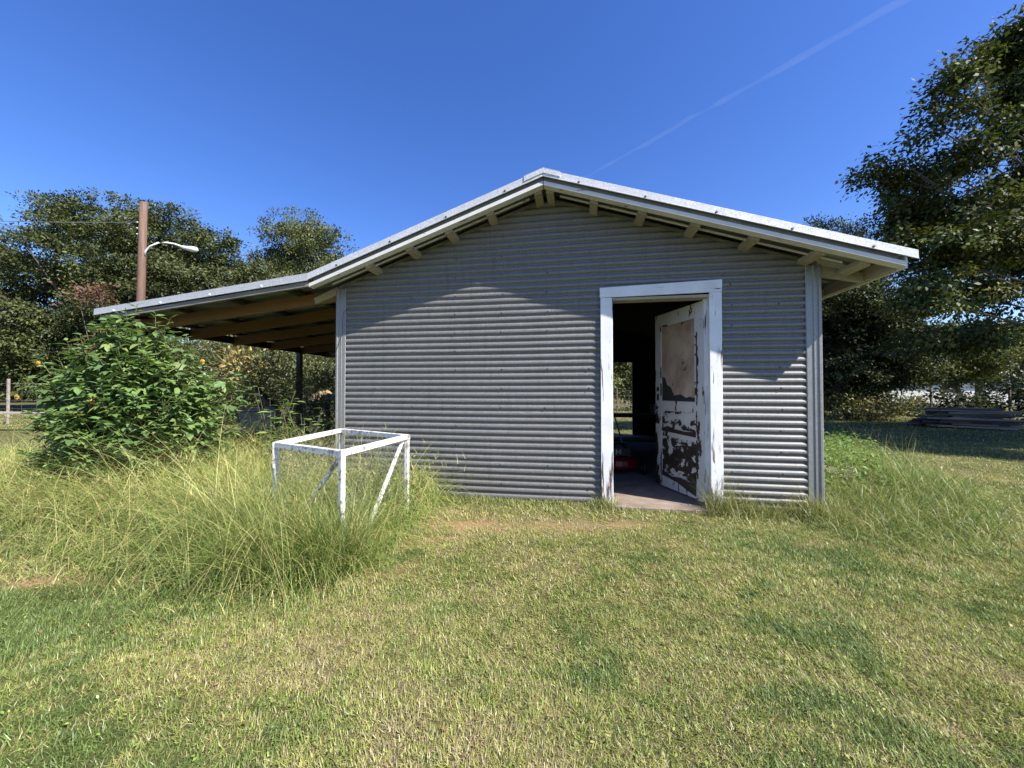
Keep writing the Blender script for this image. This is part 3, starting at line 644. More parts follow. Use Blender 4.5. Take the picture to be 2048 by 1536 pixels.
    for a, b in (((-Wd + .125, 1.02), (-Wd + .125, Hd - .145)), ((-.125, 1.02), (-.125, Hd - .145))): m.beam((a[0], -.003, a[1]), (b[0], -.003, b[1]), .016, .008, (0, 1, 0))
    m.beam((-Wd + .12, -.003, Hd - .15), (-.12, -.003, Hd - .15), .016, .008, (0, 1, 0)); m.build("glazing_bead", M_DOOR, door)
    m = MB(); m.lathe([(.012, 0), (.012, -.03), (.026, -.036), (.030, -.05), (.024, -.066), (.006, -.07)], (-Wd + .055, 0, .93), 16, 'y'); k = m.build("knob", M_BLACK, door, True)
    m = MB(); m.lathe([(.028, -.001), (.028, -.005), (.02, -.008)], (-Wd + .055, 0, 1.16), 16, 'y'); m.bb(-Wd + .035, -Wd + .075, -.004, .0, 1.02, 1.10); m.build("lock", M_DARKWOOD, door)
    for z in (.25, 1.05, 1.82):
        m = MB(); m.lathe([(.007, z - .045), (.007, z + .045)], (.006, -.004, 0), 8); m.build("hinge", M_STEEL, door)
    # ---- lean-to on the left
    m = MB(); z0, z1 = ZLE, ZL
    m.prism([(SLE, z0 - .022), (SL, z1 - .022), (SL, z1 - .010), (SLE, z0 - .010)], NF + .012, LEN + .2)
    for n in np.arange(-.19, LEN + .1, .23): m.prism([(SLE, z0 - .040), (SL, z1 - .040), (SL, z1 - .022), (SLE, z0 - .022)], n, n + .03)
    lt = m.build("lean_to_roof", M_SHEET, shed)
    m = MB(); m.prism([(SLE, z0 - .068), (SL, z1 - .074), (SL, z1), (SLE, z0)], NF - .004, NF + .006)
    m.prism([(SLE, z0 - .073), (SL, z1 - .079), (SL, z1 - .074), (SLE, z0 - .068)], NF - .010, NF + .004); m.prism([(SLE, z0 - .003), (SL, z1 - .003), (SL, z1 + .004), (SLE, z0 + .004)], NF - .002, NF + .14); k = len(m.f)
    for s in np.arange(SLE + .3, SL, .68): m.lathe([(.010, -.012), (.012, -.007), (.012, -.003)], (s, NF - .001, roof(s) - .056), 8, 'y')
    m.build("rake_trim", M_RAKE2, lt, split=k, mat2=M_WHITEMETAL)
    along("fascia_board", SLE + .08, SL - .004, -.140, -.086, NF + .012, NF + .05, M_GREYFASCIA, .003, lt)
    for s in (-.55, -1.35, -2.15, -2.85):                # purlins across the rafters
        m = MB(); m.bb(s - .045, s + .045, NF + .06, LEN + .1, roof(s) - .085, roof(s) - .045); m.build("purlin", M_DARKWOOD, lt)
    for n in (.02, .75, 1.5, 2.3, 3.1, 3.9, 4.7, 5.5, 6.3):
        m = MB(); m.prism([(-2.98, roof(-2.98) - .24), (-.02, roof(-.2) - .22), (-.02, roof(-.2) - .088), (-2.98, roof(-2.98) - .088)], n, n + .04); m.build("rafter", M_PINE_S, lt)
    m = MB(); m.bb(-2.995, -2.955, NF + .08, LEN + .1, 1.985, roof(-2.98) - .088); m.build("eave_beam", M_DARKWOOD, lt)
    for n in (.1, 3.05, 6.3):
        m = MB(); m.bb(-3.02, -2.93, n, n + .09, 0, 1.985); m.build("post", M_BLACK, lt, bevel=.004)
    # wire hanging down the left corner
    m = MB(); m.tube([(.14, -.024, 2.14), (.095, -.030, 2.12), (.080, -.032, 2.05), (.075, -.03, 1.86), (.06, -.036, 1.80), (.01, -.045, 1.66), (-.02, -.05, 1.60), (-.06, -.055, 1.63)], .0028, 5); m.build("loose_wire", M_BLACK, shed)
build_shed()

# ------------------------------------------------------------------ things in and beside the shed
def wheel(name, c, r_, w, parent, mat):
    m = MB(); m.lathe([(r_ * .5, -w / 2), (r_ * .94, -w / 2), (r_, -w / 4), (r_, w / 4), (r_ * .94, w / 2), (r_ * .5, w / 2)], c, 20, 'x'); t = m.build(name, mat, parent, True)
    m = MB(); m.lathe([(r_ * .2, -w * .55), (r_ * .5, -w * .4), (r_ * .5, w * .4), (r_ * .2, w * .55)], c, 16, 'x'); m.build("rim", M_STEEL, t, True)
M_RED = m_plain("red_enamel", (.13, .004, .004), .4)
def mower():
    t = thing("lawn_mower", "red lawn mower parked on the slab inside the doorway", "mower", SW(3.36, 1.55, .03), -TH + .25)
    m = MB(); m.lathe([(.27, .08), (.29, .12), (.28, .20), (.20, .235), (.05, .24)], (0, 0, 0), 22); m.bb(-.26, .26, -.05, .30, .09, .19); m.build("deck", M_RED, t, bevel=.01)
    m = MB(); m.lathe([(.12, .24), (.135, .27), (.135, .36), (.11, .40), (.04, .42)], (0, 0, 0), 18); m.bb(-.13, .13, -.14, .0, .25, .35); e = m.build("engine", M_BLACK, t)
    m = MB()                                                  # white letter H on the engine cover
    for x0 in (-.075, -.02): m.bb(x0, x0 + .018, -.1425, -.1405, .27, .34)
    m.bb(-.057, -.02, -.1425, -.1405, .298, .312); m.build("lettering", M_STEEL, e)
    for x in (-.28, .28):
        for y in (-.22, .28): wheel("wheel", (x, y, .09), .09, .045, t, M_BLACK)
    m = MB(); m.tube([(-.22, .28, .2), (-.22, .62, .62), (-.20, .85, .92), (.20, .85, .92), (.22, .62, .62), (.22, .28, .2)], .012, 8); m.build("handle", M_STEEL, t, True)
mower()
def bench():
    t = thing("workbench", "dark cluttered workbench at the back of the shed", "workbench", SW(3.9, 3.6, .028), -TH)
    m = MB(); m.bb(-.75, .85, -.3, .3, .66, .71); m.build("worktop", M_DARKWOOD, t, bevel=.004)
    for x in (-.70, .78):
        for y in (-.25, .22): m = MB(); m.bb(x, x + .07, y, y + .07, 0, .66); m.build("leg", M_DARKWOOD, t)
    m = MB(); m.bb(-.7, .8, -.24, .26, .2, .23); m.build("shelf", M_DARKWOOD, t)
    t2 = thing("paint_can", "small metal paint can on the dark workbench", "can", SW(4.25, 3.5, .738), 0)
    m = MB(); m.lathe([(.08, 0), (.083, .006), (.08, .012), (.08, .18), (.084, .185), (.084, .195), (.06, .19)], (0, 0, 0), 18); b = m.build("can_body", M_STEEL, t2, True)
    m = MB(); m.tube([(-.082, 0, .15), (-.06, -.05, .09), (0, -.075, .06), (.06, -.05, .09), (.082, 0, .15)], .002, 5); m.build("bail_handle", M_STEEL, t2)
bench()

def stand():
    z = .77
    cs = [np.array(p) for p in ((-1.19, 2.70), (-1.93, 3.15), (-1.90, 4.26), (-1.0, 3.67))]    # front, left, back, right
    t = thing("wire_stand", "white painted square wooden stand wrapped in chicken wire, sunk in tall grass", "stand", (-1.5, 3.45, 0))
    o = np.array((-1.5, 3.45, 0)); P = [np.array((c[0], c[1], z)) - o for c in cs]
    G = lambda p, zz: np.array((p[0], p[1], zz))
    for i in range(4):
        a, b = P[i], P[(i + 1) % 4]; d = unit(b - a)
        m = MB(); ext = .05 if i == 2 else .0
        m.beam(G(a, z - .026) + d * .022, G(b, z - .026) + d * (ext - .022), .034, .045); m.build("rail", M_STAND, t, bevel=.003)
        m = MB(); c_ = np.mean(P, 0); inn = unit(c_ - a) * .004
        m.beam(G(a, .0) + inn * 0, G(a, z - (.0 if i == 0 else .006)), .036, .036, tuple(d)); m.build("leg", M_STAND, t, bevel=.003)
    m = MB(); m.beam(G(P[3], z - .06) + np.array((-.03, -.04, 0)), G(P[0] * .82 + P[3] * .18, .02) + np.array((.03, 0, 0)), .028, .024); m.build("brace", M_STAND, t, bevel=.002)
    m = MB(); m.beam(G(P[0] * .97 + P[1] * .03, z - .06), G(P[1] * .75 + P[0] * .25, .06), .028, .024); m.build("brace", M_STAND, t, bevel=.002)
    m = MB(); w = .052; r_ = .0016
    for i in (0, 3, 1, 2):
        a, b = P[i], P[(i + 1) % 4]; d = unit(b - a); L = np.linalg.norm(b - a); nrm = np.array((d[1], -d[0], 0))
        c_ = np.mean(P, 0); nrm = nrm if nrm @ (a - c_) > 0 else -nrm
        rows = int(.74 / (w * .75)); cols_ = int(L / w)
        pt = lambda u_, zz: G(a + d * u_ + nrm * (.027 + .004 * math.sin(u_ * 17 + zz * 11)), zz)
        for rr in range(rows):
            for cc in range(cols_):
                x0 = cc * w + (w / 2 if rr % 2 else 0); z0 = z - .01 - rr * w * .75
                if x0 + w > L or z0 - w < 0: continue
                p1, p2, p3, p4 = pt(x0, z0), pt(x0 + w / 2, z0 - w * .22), pt(x0 + w, z0), pt(x0 + w / 2, z0 - w * .75)
                for q0, q1 in ((p1, p2), (p2, p3), (p2, p4)): m.tube([q0, q1], r_, 3, False)
    m.build("chicken_wire", M_STEEL, t)
stand()

M_BOX = m_plain("grey_plastic", (.17, .175, .165), .5, 0, .15); M_BOXD = m_plain("dark_plastic", (.03, .032, .034), .5, 0, .15)
def tote(name, label, loc, rz, w, d, h, mat, lid):
    t = thing(name, label, "box", loc, rz, "storage boxes under the lean-to")
    m = MB(); a = .90
    vs = [(-w / 2 * a, -d / 2 * a, 0), (w / 2 * a, -d / 2 * a, 0), (w / 2 * a, d / 2 * a, 0), (-w / 2 * a, d / 2 * a, 0), (-w / 2, -d / 2, h), (w / 2, -d / 2, h), (w / 2, d / 2, h), (-w / 2, d / 2, h)]
    m.add(vs, [(0, 3, 2, 1), (4, 5, 6, 7), (0, 1, 5, 4), (1, 2, 6, 5), (2, 3, 7, 6), (3, 0, 4, 7)]); m.build("tub", mat, t, bevel=.012)
    m = MB(); m.bb(-w / 2 - .02, w / 2 + .02, -d / 2 - .02, d / 2 + .02, h + .002, h + .03); m.bb(-w / 2 + .05, w / 2 - .05, -d / 2 + .05, d / 2 - .05, h + .0305, h + .045); m.build("lid", lid, t, bevel=.006)
tote("storage_box", "dark plastic storage box at the bottom of the stack under the lean-to", (-3.78, 5.75, 0.0), .35, .55, .5, .54, M_BOXD, M_BOXD)
tote("storage_box", "grey plastic storage box on top of the dark one under the lean-to", (-3.76, 5.76, .588), .35, .44, .42, .30, M_BOX, M_BOX)
def plank(name, label, a, b, w, h, mat, cat="plank"):
    a, b = np.array(a, float), np.array(b, float); t = (a + b) / 2
    m = MB(); m.beam(a - t, b - t, w, h); o = m.build(name, mat, None, bevel=.003); o.location = t; return tag(o, label, cat)
plank("leaning_plank", "dark plank leaning behind the stacked storage boxes", (-4.35, 6.5, 1.25), (-3.2, 6.2, .30), .10, .04, M_DARKWOOD)
def tarp():
    n = 16; vs = []; fs = []
    for i in range(n):
        for j in range(n):
            x, y = (i / (n - 1) - .5) * .62, (j / (n - 1) - .5) * .5
            vs.append((x, y, .34 * math.exp(-(x / .26) ** 4 - (y / .22) ** 4) + .03 * math.sin(9 * x + 4 * y) + .018 * math.sin(21 * y - 13 * x) + .02 * random.random()))
    for i in range(n - 1):
        for j in range(n - 1): fs.append((i * n + j, (i + 1) * n + j, (i + 1) * n + j + 1, i * n + j + 1))
    m = MB(); m.add(vs, fs); o = m.build("canvas_tarp", m_plain("tan_canvas", (.30, .215, .11), .9, 0, .25, 12), None, True); o.location = (-5.3, 10.75, .852); o.scale = (1.15, 1.1, .95)
    so = o.modifiers.new("cloth", 'SOLIDIFY'); so.thickness = .012
    tag(o, "crumpled tan canvas tarp heaped in the sun beyond the lean-to", "tarp")
    t = thing("trestle_table", "old dark trestle table carrying the tan tarp", "table", (-5.3, 10.75, 0), -TH)
    m = MB(); m.bb(-.45, .45, -.32, .32, .81, .85); m.build("tabletop", M_OLDWOOD, t)
    for x in (-.4, .34):
        for y in (-.28, .22): m = MB(); m.bb(x, x + .06, y, y + .06, 0, .81); m.build("leg", M_OLDWOOD, t)
tarp()
M_LOG = m_wood("log_bark", (.20, .15, .13), (.42, .35, .30), (1.2, 9, 9), .9, 3)
def log(label, a, b, r_):
    a, b = np.array(a, float), np.array(b, float); t = (a + b) / 2; d = b - a; m = MB()
    pts = [a - t + d * k / 8 + np.array((0, 0, random.uniform(-.008, .008))) for k in range(9)]
    m.tube(pts, [r_ * random.uniform(.9, 1.06) for _ in range(9)], 14); o = m.build("log", M_LOG, None, True); o.location = t
    tag(o, label, "log", "weathered logs stacked beside the shed"); return o
log("weathered log lying low against the right side of the shed", (3.35, 4.75, .12), (4.35, 4.95, .11), .125)
log("weathered log resting higher up at the back of the small log stack", (3.4, 5.35, .36), (4.25, 5.42, .36), .15)
log("pale log under the higher one at the back of the small log stack", (3.4, 5.3, .11), (4.4, 5.4, .11), .12)

# ------------------------------------------------------------------ pole with lamp, wires
def pole():
    t = thing("utility_pole", "reddish wooden utility pole with a white curved lamp arm", "utility pole", (-15.5, 16, 0))
    m = MB(); m.tube([(-.06, 0, 0), (-.03, 0, 3), (.0, 0, 6), (.04, 0, 9.1)], [.165, .15, .14, .125], 14); m.build("pole", M_POLE, t, True)
    m = MB(); m.tube([(.14, -.02, 6.85), (.18, -.02, 7.05), (.36, -.02, 7.24), (.70, -.02, 7.39), (1.05, -.02, 7.40), (1.40, -.02, 7.33), (1.75, -.02, 7.20)], .036, 8); m.build("lamp_arm", M_WHITEMETAL, t, True)
    m = MB(); m.tube([(1.66, -.02, 7.22), (1.76, -.02, 7.19), (1.92, -.02, 7.155), (2.12, -.02, 7.12), (2.30, -.02, 7.09), (2.36, -.02, 7.08)], [.05, .075, .085, .12, .10, .03], 10); m.build("lamp_head", M_WHITEMETAL, t, True)
    for z in (8.25, 8.0, 7.75): m = MB(); m.tube([(-.12, -.02, z), (-.2, -.02, z), (-.22, -.02, z + .02)], [.012, .03, .02], 8); m.build("insulator", M_WHITEMETAL, t, True)
    m = MB(); a = np.array((-15.72, 15.98, 8.26)); b = np.array((-36, 15.0, 9.4)); k = np.linspace(0, 1, 30)
    m.tube([a + (b - a) * q - np.array((0, 0, 1.9 * q * (1 - q))) for q in k], .013, 5); tag(m.build("overhead_wire", M_STEEL, None), "thin overhead wire running left from the utility pole", "wire")
pole()

# ------------------------------------------------------------------ trees and shrubs
def tree(name, label, base, trunk_r, trunk_top, lobes, sprays, per, size, cols, seed, kind='rhomb', flat=.55, spread=.55, droop=0., cat="tree", group="trees round the yard", bare=0, mat=None, shell=.45, bark=None, tufts=16, bough=.6):
    global rng
    rng = np.random.default_rng(seed); rnd = random.Random(seed)
    b = np.array(base, float); t = thing(name, label, cat, tuple(b), 0, group)
    m = MB(); top = np.array((trunk_top[0], trunk_top[1], trunk_top[2]), float) - b
    k = np.linspace(0, 1, 7); wob = np.array([(rnd.uniform(-1, 1) * trunk_r, rnd.uniform(-1, 1) * trunk_r, 0) for _ in k]) * .5; wob[0] = 0
    pts = np.outer(k, top) + wob; m.tube(pts, trunk_r * (1.25 - .75 * k), 9)
    LB = np.array(lobes, float); LB[:, :3] -= b
    vol = (LB[:, 3] * LB[:, 4] * LB[:, 5]) ** .67; pr = vol / vol.sum()
    li = rng.choice(len(LB), sprays, p=pr); d = rdir(sprays); r_ = shell + (1 - shell) * rng.random(sprays) ** .6
    cen = LB[li, :3] + d * r_[:, None] * LB[li, 3:6]
    nb = max(1, sprays // tufts); bo = np.concatenate([np.arange(nb), rng.integers(0, nb, sprays - nb)])                 # tufts gather on boughs
    cen = np.clip(rng.normal(0, 1, (sprays, 3)), -1.7, 1.7) * np.array((1, 1, .42 + .2 * flat)) * bough + cen[bo]; li = li[bo]
    for i, L in enumerate(LB):                       # limbs
        if (li == i).sum() < 3: continue
        c = L[:3]; s0 = pts[rnd.randint(3, 6)]; mid = (s0 + c) / 2 + np.array((0, 0, -.08 * np.linalg.norm(c - s0)))
        rr = max(.02, trunk_r * .27 * min(1.0, (L[3:6].max() / LB[:, 3:6].max()) + .2))
        m.tube([s0, s0 * .6 + mid * .4, mid, c], [rr, rr * .85, rr * .6, rr * .3], 6)
        own = np.where(li == i)[0]
        for j in own[:8]:
            e = cen[j]; q = mid * .3 + c * .7; mm = (q + e) / 2 + np.array((rnd.uniform(-1, 1), rnd.uniform(-1, 1), rnd.uniform(0, 1))) * .12 * np.linalg.norm(e - q)
            m.tube([q, mm, e], [rr * .24, rr * .15, rr * .05], 4, False)
    for q in range(bare):                            # dead pale branches poking through
        e = cen[rnd.randrange(sprays)]; d_ = unit(e * np.array((1, 1, .3)))
        m.tube([e * .55 + top * .2, e * .9, e * 1.06], [.06, .04, .012], 5, False)
    m.build("trunk", bark or M_BARK, t, True)
    n = sprays * per; si = np.repeat(np.arange(sprays), per)
    off = np.clip(rng.normal(0, 1, (n, 3)), -1.6, 1.6) * spread * np.array((1, 1, flat)) * (.6 + .8 * rng.random(sprays))[si, None]
    pos = cen[si] + off
    pos[:, 2] = np.maximum(pos[:, 2], .05)
    out = unit(unit(pos - np.average(LB[:, :3], 0, pr)) * .5 + unit(off) * .6 + rdir(n) * .8 - np.array((0, 0, droop)))
    sn = unit(rdir(sprays) * .7 + np.array((0, 0, .75)) + unit(cen - LB[li, :3]) * .55); nr = unit(sn[si] + rdir(n) * .42 + unit(off) * .3)
    C_ = np.array(cols); tone = rng.integers(0, len(C_), sprays); cc = C_[np.where(rng.random(n) < .65, tone[si], rng.integers(0, len(C_), n))] * rng.uniform(.82, 1.2, (n, 1)) * (rng.uniform(.72, 1.28, sprays))[si, None]
    v, l, s_, c = leaves(kind, pos, out, nr, size * rng.uniform(.65, 1.35, n), cc)
    link_mesh("crown", np_mesh("crown", v, l, s_, c), mat or M_LEAF, t)
    return t
OAK = [(0.07, 0.087, 0.028), (0.059, 0.075, 0.025), (0.097, 0.109, 0.036), (0.048, 0.064, 0.024)]
ELM = [(0.085, 0.102, 0.037), (0.067, 0.087, 0.03), (0.115, 0.127, 0.044)]
YEL = [(0.119, 0.123, 0.034), (0.085, 0.102, 0.03), (0.162, 0.145, 0.051), (0.068, 0.085, 0.025)]
DRK = [(0.027, 0.038, 0.014), (0.036, 0.047, 0.018), (0.022, 0.032, 0.013)]
PEC = [(0.052, 0.071, 0.017), (0.041, 0.061, 0.017), (0.072, 0.092, 0.02), (0.105, 0.106, 0.026)]
PX = 24 / 769.
def A(px, py, Y): return ((px - 1024) * Y / 769., Y, 1.18 + (782 - py) * Y / 769.)     # world point at distance Y, used for laying out the woods
def lob(l): return l
tree("oak_tree", "broad dark green oak behind the utility pole at the far left", (-26.5, 25, 0), .55, (-26, 25, 6),
     [(-26.5, 25, 10.0, 4.4, 4, 3.2), (-22.0, 25, 9.6, 4.0, 4, 3.0), (-31, 26, 8.8, 4.2, 4, 3.2), (-19.0, 24.5, 7.4, 3.0, 3.4, 3.0), (-34.5, 26, 6.5, 4, 4, 3.4), (-28, 23, 6.2, 4.6, 3, 2.6), (-22.5, 23, 5.4, 4.2, 3, 2.6), (-32, 23, 3.4, 4.5, 3, 2.2), (-26, 22.5, 3.0, 4.5, 2.5, 2.0), (-29, 26, 11.6, 2.4, 2.4, 1.8), (-24.3, 25.5, 11.9, 2.2, 2.4, 1.6), (-38, 26, 4.5, 4, 4, 3.5)],
     6200, 38, .17, OAK, 11, 'rhomb', .6, .21, .1, bare=16, shell=.4, tufts=15, bough=.60)
tree("elm_tree", "upright lighter green tree rising behind the lean-to roof", (-12.6, 24, 0), .35, (-12.7, 24, 7),
     [(-13.6, 24, 10.4, 1.5, 1.6, 2.0), (-12.0, 24, 9.4, 1.7, 1.8, 2.0), (-14.6, 24.5, 8.4, 1.7, 1.8, 2.0), (-11.3, 24, 7.8, 1.3, 1.6, 1.9), (-13, 23.5, 6.6, 3.2, 2.4, 2.2), (-15.8, 24, 6.4, 1.8, 2, 2.4), (-12.5, 23, 3.8, 3.4, 2.4, 2.2)],
     2900, 38, .13, ELM, 12, 'rhomb', .9, .17, -.2, tufts=10, bough=.42)
tree("hackberry_tree", "small yellowish green tree just above the lean-to roofline", (-9.6, 18, 0), .16, (-9.6, 18, 3.4),
     [(-9.6, 18, 5.0, 1.7, 1.5, 1.5), (-11.2, 18, 4.4, 1.5, 1.3, 1.5), (-8.4, 18, 3.6, 1.4, 1.3, 1.5), (-10.2, 17.6, 3.0, 2.2, 1.4, 1.5)],
     760, 30, .10, YEL, 13, 'rhomb', .8, .15, 0, tufts=10, bough=.34)
tree("dead_shrub", "rusty brown dying shrub in front of the oak", (-19.6, 18.2, 0), .09, (-19.6, 18.2, 2.6),
     [(-19.5, 18.2, 5.0, .9, .7, 1.1), (-20.6, 18.2, 5.6, .8, .7, .8), (-19.2, 18.2, 3.6, .9, .7, 1.0)], 34, 26, .15, [(.10, .055, .035), (.08, .045, .03), (.13, .07, .045)], 14, 'rhomb', .8, .3, tufts=5, bough=.2, cat="shrub", group="shrubs round the yard")
# backdrop of shrubs seen under the lean-to, and trees beyond the back doorway
tree("back_shrub", "sunlit bush seen under the lean-to beside the post", (-5.0, 12.7, 0), .08, (-5.0, 12.7, .8),
     [(-4.6, 12.7, 1.1, 1.0, .9, 1.0), (-5.9, 13.0, 1.2, 1.0, .9, 1.1), (-5.2, 12.5, 1.9, 1.0, .9, .8), (-3.7, 13.0, 1.5, .9, .8, 1.3), (-6.6, 13.0, 2.0, .9, .8, .9), (-5.4, 13.2, 2.7, 1.6, .8, .6)], 480, 44, .085, YEL[:2] + ELM, 15, 'lance', .8, .22, tufts=6, bough=.22, cat="shrub", group="shrubs round the yard", mat=M_LEAFB)
tree("back_shrub", "leafy bush further left under the lean-to, behind the big shrub", (-7.6, 13.7, 0), .08, (-7.6, 13.7, .8),
     [(-7.3, 13.7, 1.2, 1.2, .9, 1.2), (-8.9, 13.9, 1.1, 1.2, .9, 1.1), (-8.0, 13.6, 2.0, 1.1, .9, .9), (-9.8, 13.8, 1.6, 1.2, .9, 1.3), (-8.8, 13.8, 2.7, 1.7, .8, .7), (-11.6, 13.9, 2.2, 1.4, .8, 1.1), (-10.3, 13.9, 2.9, 1.2, .8, .7), (-12.6, 14, 3.0, 1.2, .8, .8)], 760, 44, .09, YEL + ELM[:1], 16, 'lance', .8, .24, tufts=6, bough=.22, cat="shrub", group="shrubs round the yard", mat=M_LEAFB)
tree("back_shrub", "loose sapling thicket filling the gap beyond the lean-to post", (-4.5, 9.4, 0), .05, (-4.5, 9.4, .8),
     [(-4.75, 9.4, .7, .5, .5, .6), (-5.7, 9.6, .8, .6, .5, .7), (-6.4, 9.5, 1.25, .6, .5, .8), (-5.2, 9.8, 1.9, .6, .5, .5)], 260, 30, .075, YEL[:2] + ELM, 28, 'lance', .8, .18, cat="shrub", group="shrubs round the yard", mat=M_LEAFB, tufts=6, bough=.2)
tree("sunflower_plant", "tall dry yellowing sunflower plants between the big shrub and the boxes", (-5.3, 7.6, 0), .03, (-5.3, 7.6, .9),
     [(-5.2, 7.6, 1.45, .45, .4, .45), (-4.75, 7.7, 1.15, .4, .35, .5), (-5.7, 7.7, 1.2, .4, .35, .6), (-4.9, 7.5, .6, .45, .35, .5)], 120, 20, .10, [(.30, .24, .08), (.20, .20, .06), (.14, .17, .05), (.26, .16, .07)], 17, 'lance', .9, .14, tufts=4, bough=.1, cat="plant", group="plants beside the shed", mat=M_LEAFB)
tree("yard_tree", "leafy green tree seen through the open back doorway", (3.9, 24, 0), .25, (3.9, 24, 3.0),
     [(3.2, 24, 4.4, 2.6, 2, 2.6), (5.4, 24.5, 3.4, 2.4, 2, 2.6), (6.6, 24, 5.0, 2.4, 2, 2.6), (4.4, 23.5, 2.4, 2.2, 1.4, 1.5), (7.0, 23.5, 2.2, 1.8, 1.4, 1.5)], 1100, 30, .16, ELM + YEL[:1], 18, 'rhomb', .8, .2)
tree("cedar_tree", "tall cedar with a pointed top just right of the shed eave", (20.0, 24, 0), .3, (19.6, 24, 9),
     [(19.7, 24, 11.0, .45, .45, 1.6), (19.4, 24, 8.6, 1.3, 1.3, 1.9), (19.2, 24, 6.2, 2.2, 2.0, 2.4), (19.0, 24, 3.6, 2.6, 2.2, 2.4), (19, 23.6, 1.7, 2.4, 1.8, 1.3)], 1500, 34, .14, DRK + OAK[:1], 19, 'rhomb', 1.3, .16, -.5, tufts=12, bough=.36)
tree("cedar_tree", "second cedar top close behind the leafy pecan", (22.6, 25, 0), .3, (22.4, 25, 9),
     [(22.3, 25, 11.4, .45, .45, 1.6), (22.3, 25, 8.9, 1.3, 1.3, 1.9), (22.6, 25, 6.0, 2.4, 2.0, 2.6), (22.6, 25, 3.2, 2.6, 2.2, 2.4)], 1500, 34, .14, DRK + OAK[:1], 20, 'rhomb', 1.3, .16, -.5, tufts=12, bough=.36)
tree("shade_tree", "dense dark evergreen close beside the right corner of the shed", (14.2, 16.5, 0), .3, (14.2, 16.5, 4),
     [(13.6, 16.5, 5.0, 1.9, 1.8, 1.7), (15.6, 16.8, 4.6, 2.0, 1.8, 1.9), (13.2, 16.4, 3.0, 1.6, 1.5, 1.5), (15.0, 16.2, 2.7, 2.0, 1.6, 1.5), (17.0, 17, 3.4, 1.9, 1.6, 1.8), (14.2, 16.4, 1.5, 1.9, 1.3, .9), (12.6, 17, 4.6, 1.3, 1.4, 1.5)], 2600, 36, .12, DRK + OAK[:1], 21, 'rhomb', .7, .15, .1, tufts=16, bough=.42)
tree("pecan_tree", "large pecan tree leaning in from the right edge", (16.2, 8.2, 0), .42, (15.6, 8.2, 4.6),
     [(11.56, 8.67, 9.27, 0.22, 0.26, 0.18), (9.8, 8.41, 7.87, 0.6, 0.71, 0.34), (11.52, 8.99, 8.1, 0.59, 0.71, 0.47), (9.56, 8.51, 7.07, 0.36, 0.43, 0.29), (10.36, 8.33, 6.67, 0.55, 0.65, 0.4), (9.31, 9.0, 6.53, 0.5, 0.6, 0.17), (11.39, 10.04, 7.01, 0.41, 0.48, 0.29), (9.79, 9.8, 6.11, 0.37, 0.45, 0.23), (10.49, 9.73, 5.7, 0.64, 0.77, 0.42), (10.51, 8.64, 5.47, 0.66, 0.79, 0.46), (12.35, 9.27, 6.15, 0.66, 0.79, 0.62), (9.1, 8.75, 4.62, 0.55, 0.66, 0.34), (9.78, 8.55, 4.09, 0.52, 0.62, 0.37), (10.67, 8.41, 4.37, 0.64, 0.77, 0.44), (9.48, 8.63, 3.22, 0.57, 0.68, 0.41), (12.21, 10.05, 3.69, 0.72, 0.86, 0.48), (13.12, 9.86, 4.03, 0.5, 0.72, 0.57), (11.28, 9.81, 2.55, 0.75, 0.89, 0.28), (12.35, 9.8, 2.67, 0.5, 0.59, 0.28), (11.79, 8.59, 7.12, 0.52, 0.73, 0.58), (12.45, 8.82, 8.77, 0.54, 0.65, 0.42), (11.75, 8.8, 9.15, .5, .5, .42), (12.3, 8.9, 9.5, .6, .6, .5), (12.0, 8.7, 8.3, .7, .7, .5), (17.5, 8, 7.8, 3.0, 3.2, 2.4), (15.5, 10.8, 6.0, 2.4, 1.8, 1.9), (16.4, 5.4, 6.8, 2.4, 2.2, 1.5), (19.5, 9, 5.5, 2.6, 3.2, 2.0), (13.0, 5.2, 5.2, 1.3, 1.3, 0.8)],
     5000, 50, .105, PEC, 22, 'rhomb', .7, .15, .45, shell=.30, tufts=10, bough=.25)
tree("mesquite_tree", "small bright olive green tree beyond the wire fence on the right", (24.5, 21, 0), .14, (24.3, 21, 2.0),
     [(24.0, 21, 2.6, 1.7, 1.4, 1.0), (26.0, 21, 2.5, 1.4, 1.3, .9), (22.6, 21, 2.6, 1.2, 1.2, .9), (25, 21, 3.3, 1.3, 1.2, .7)], 560, 26, .14, [(.075, .088, .022), (.060, .075, .02), (.095, .10, .03)], 23, 'rhomb', .5, .18, tufts=12, bough=.35)
tree("far_tree", "hazy far tree line piece at the right edge beyond the fence", (33, 27, 0), .25, (33, 27, 3),
     [(33, 27, 4.2, 3, 2, 2.2), (36, 27, 3.0, 3, 2, 2.4), (30, 28, 3.8, 2.4, 2, 2.0), (38, 27, 5, 3, 2, 2.6)], 1300, 30, .2, ELM + OAK, 24, 'rhomb', .7, .24)
tree("fence_shrub", "dark low bush beside the lumber pile at the right edge", (19.3, 14.2, 0), .06, (19.3, 14.2, .5),
     [(18.8, 14.2, .75, 1.0, .8, .7), (20.4, 14.2, .9, 1.2, .8, .9), (17.6, 15, .6, .8, .7, .55)], 150, 30, .14, DRK + OAK[:1], 25, 'rhomb', .8, .24, tufts=5, bough=.2, cat="shrub", group="shrubs round the yard")
tree("fence_shrub", "scrubby bush growing through the fence next to the shed corner", (13.2, 15.4, 0), .05, (13.2, 15.4, .5),
     [(12.9, 15.4, .55, .7, .6, .5), (14.3, 15.5, .6, .8, .6, .55), (15.4, 15.6, .5, .7, .6, .4)], 110, 26, .12, ELM + [(.2, .16, .06)], 26, 'rhomb', .8, .2, tufts=5, bough=.2, cat="shrub", group="shrubs round the yard")
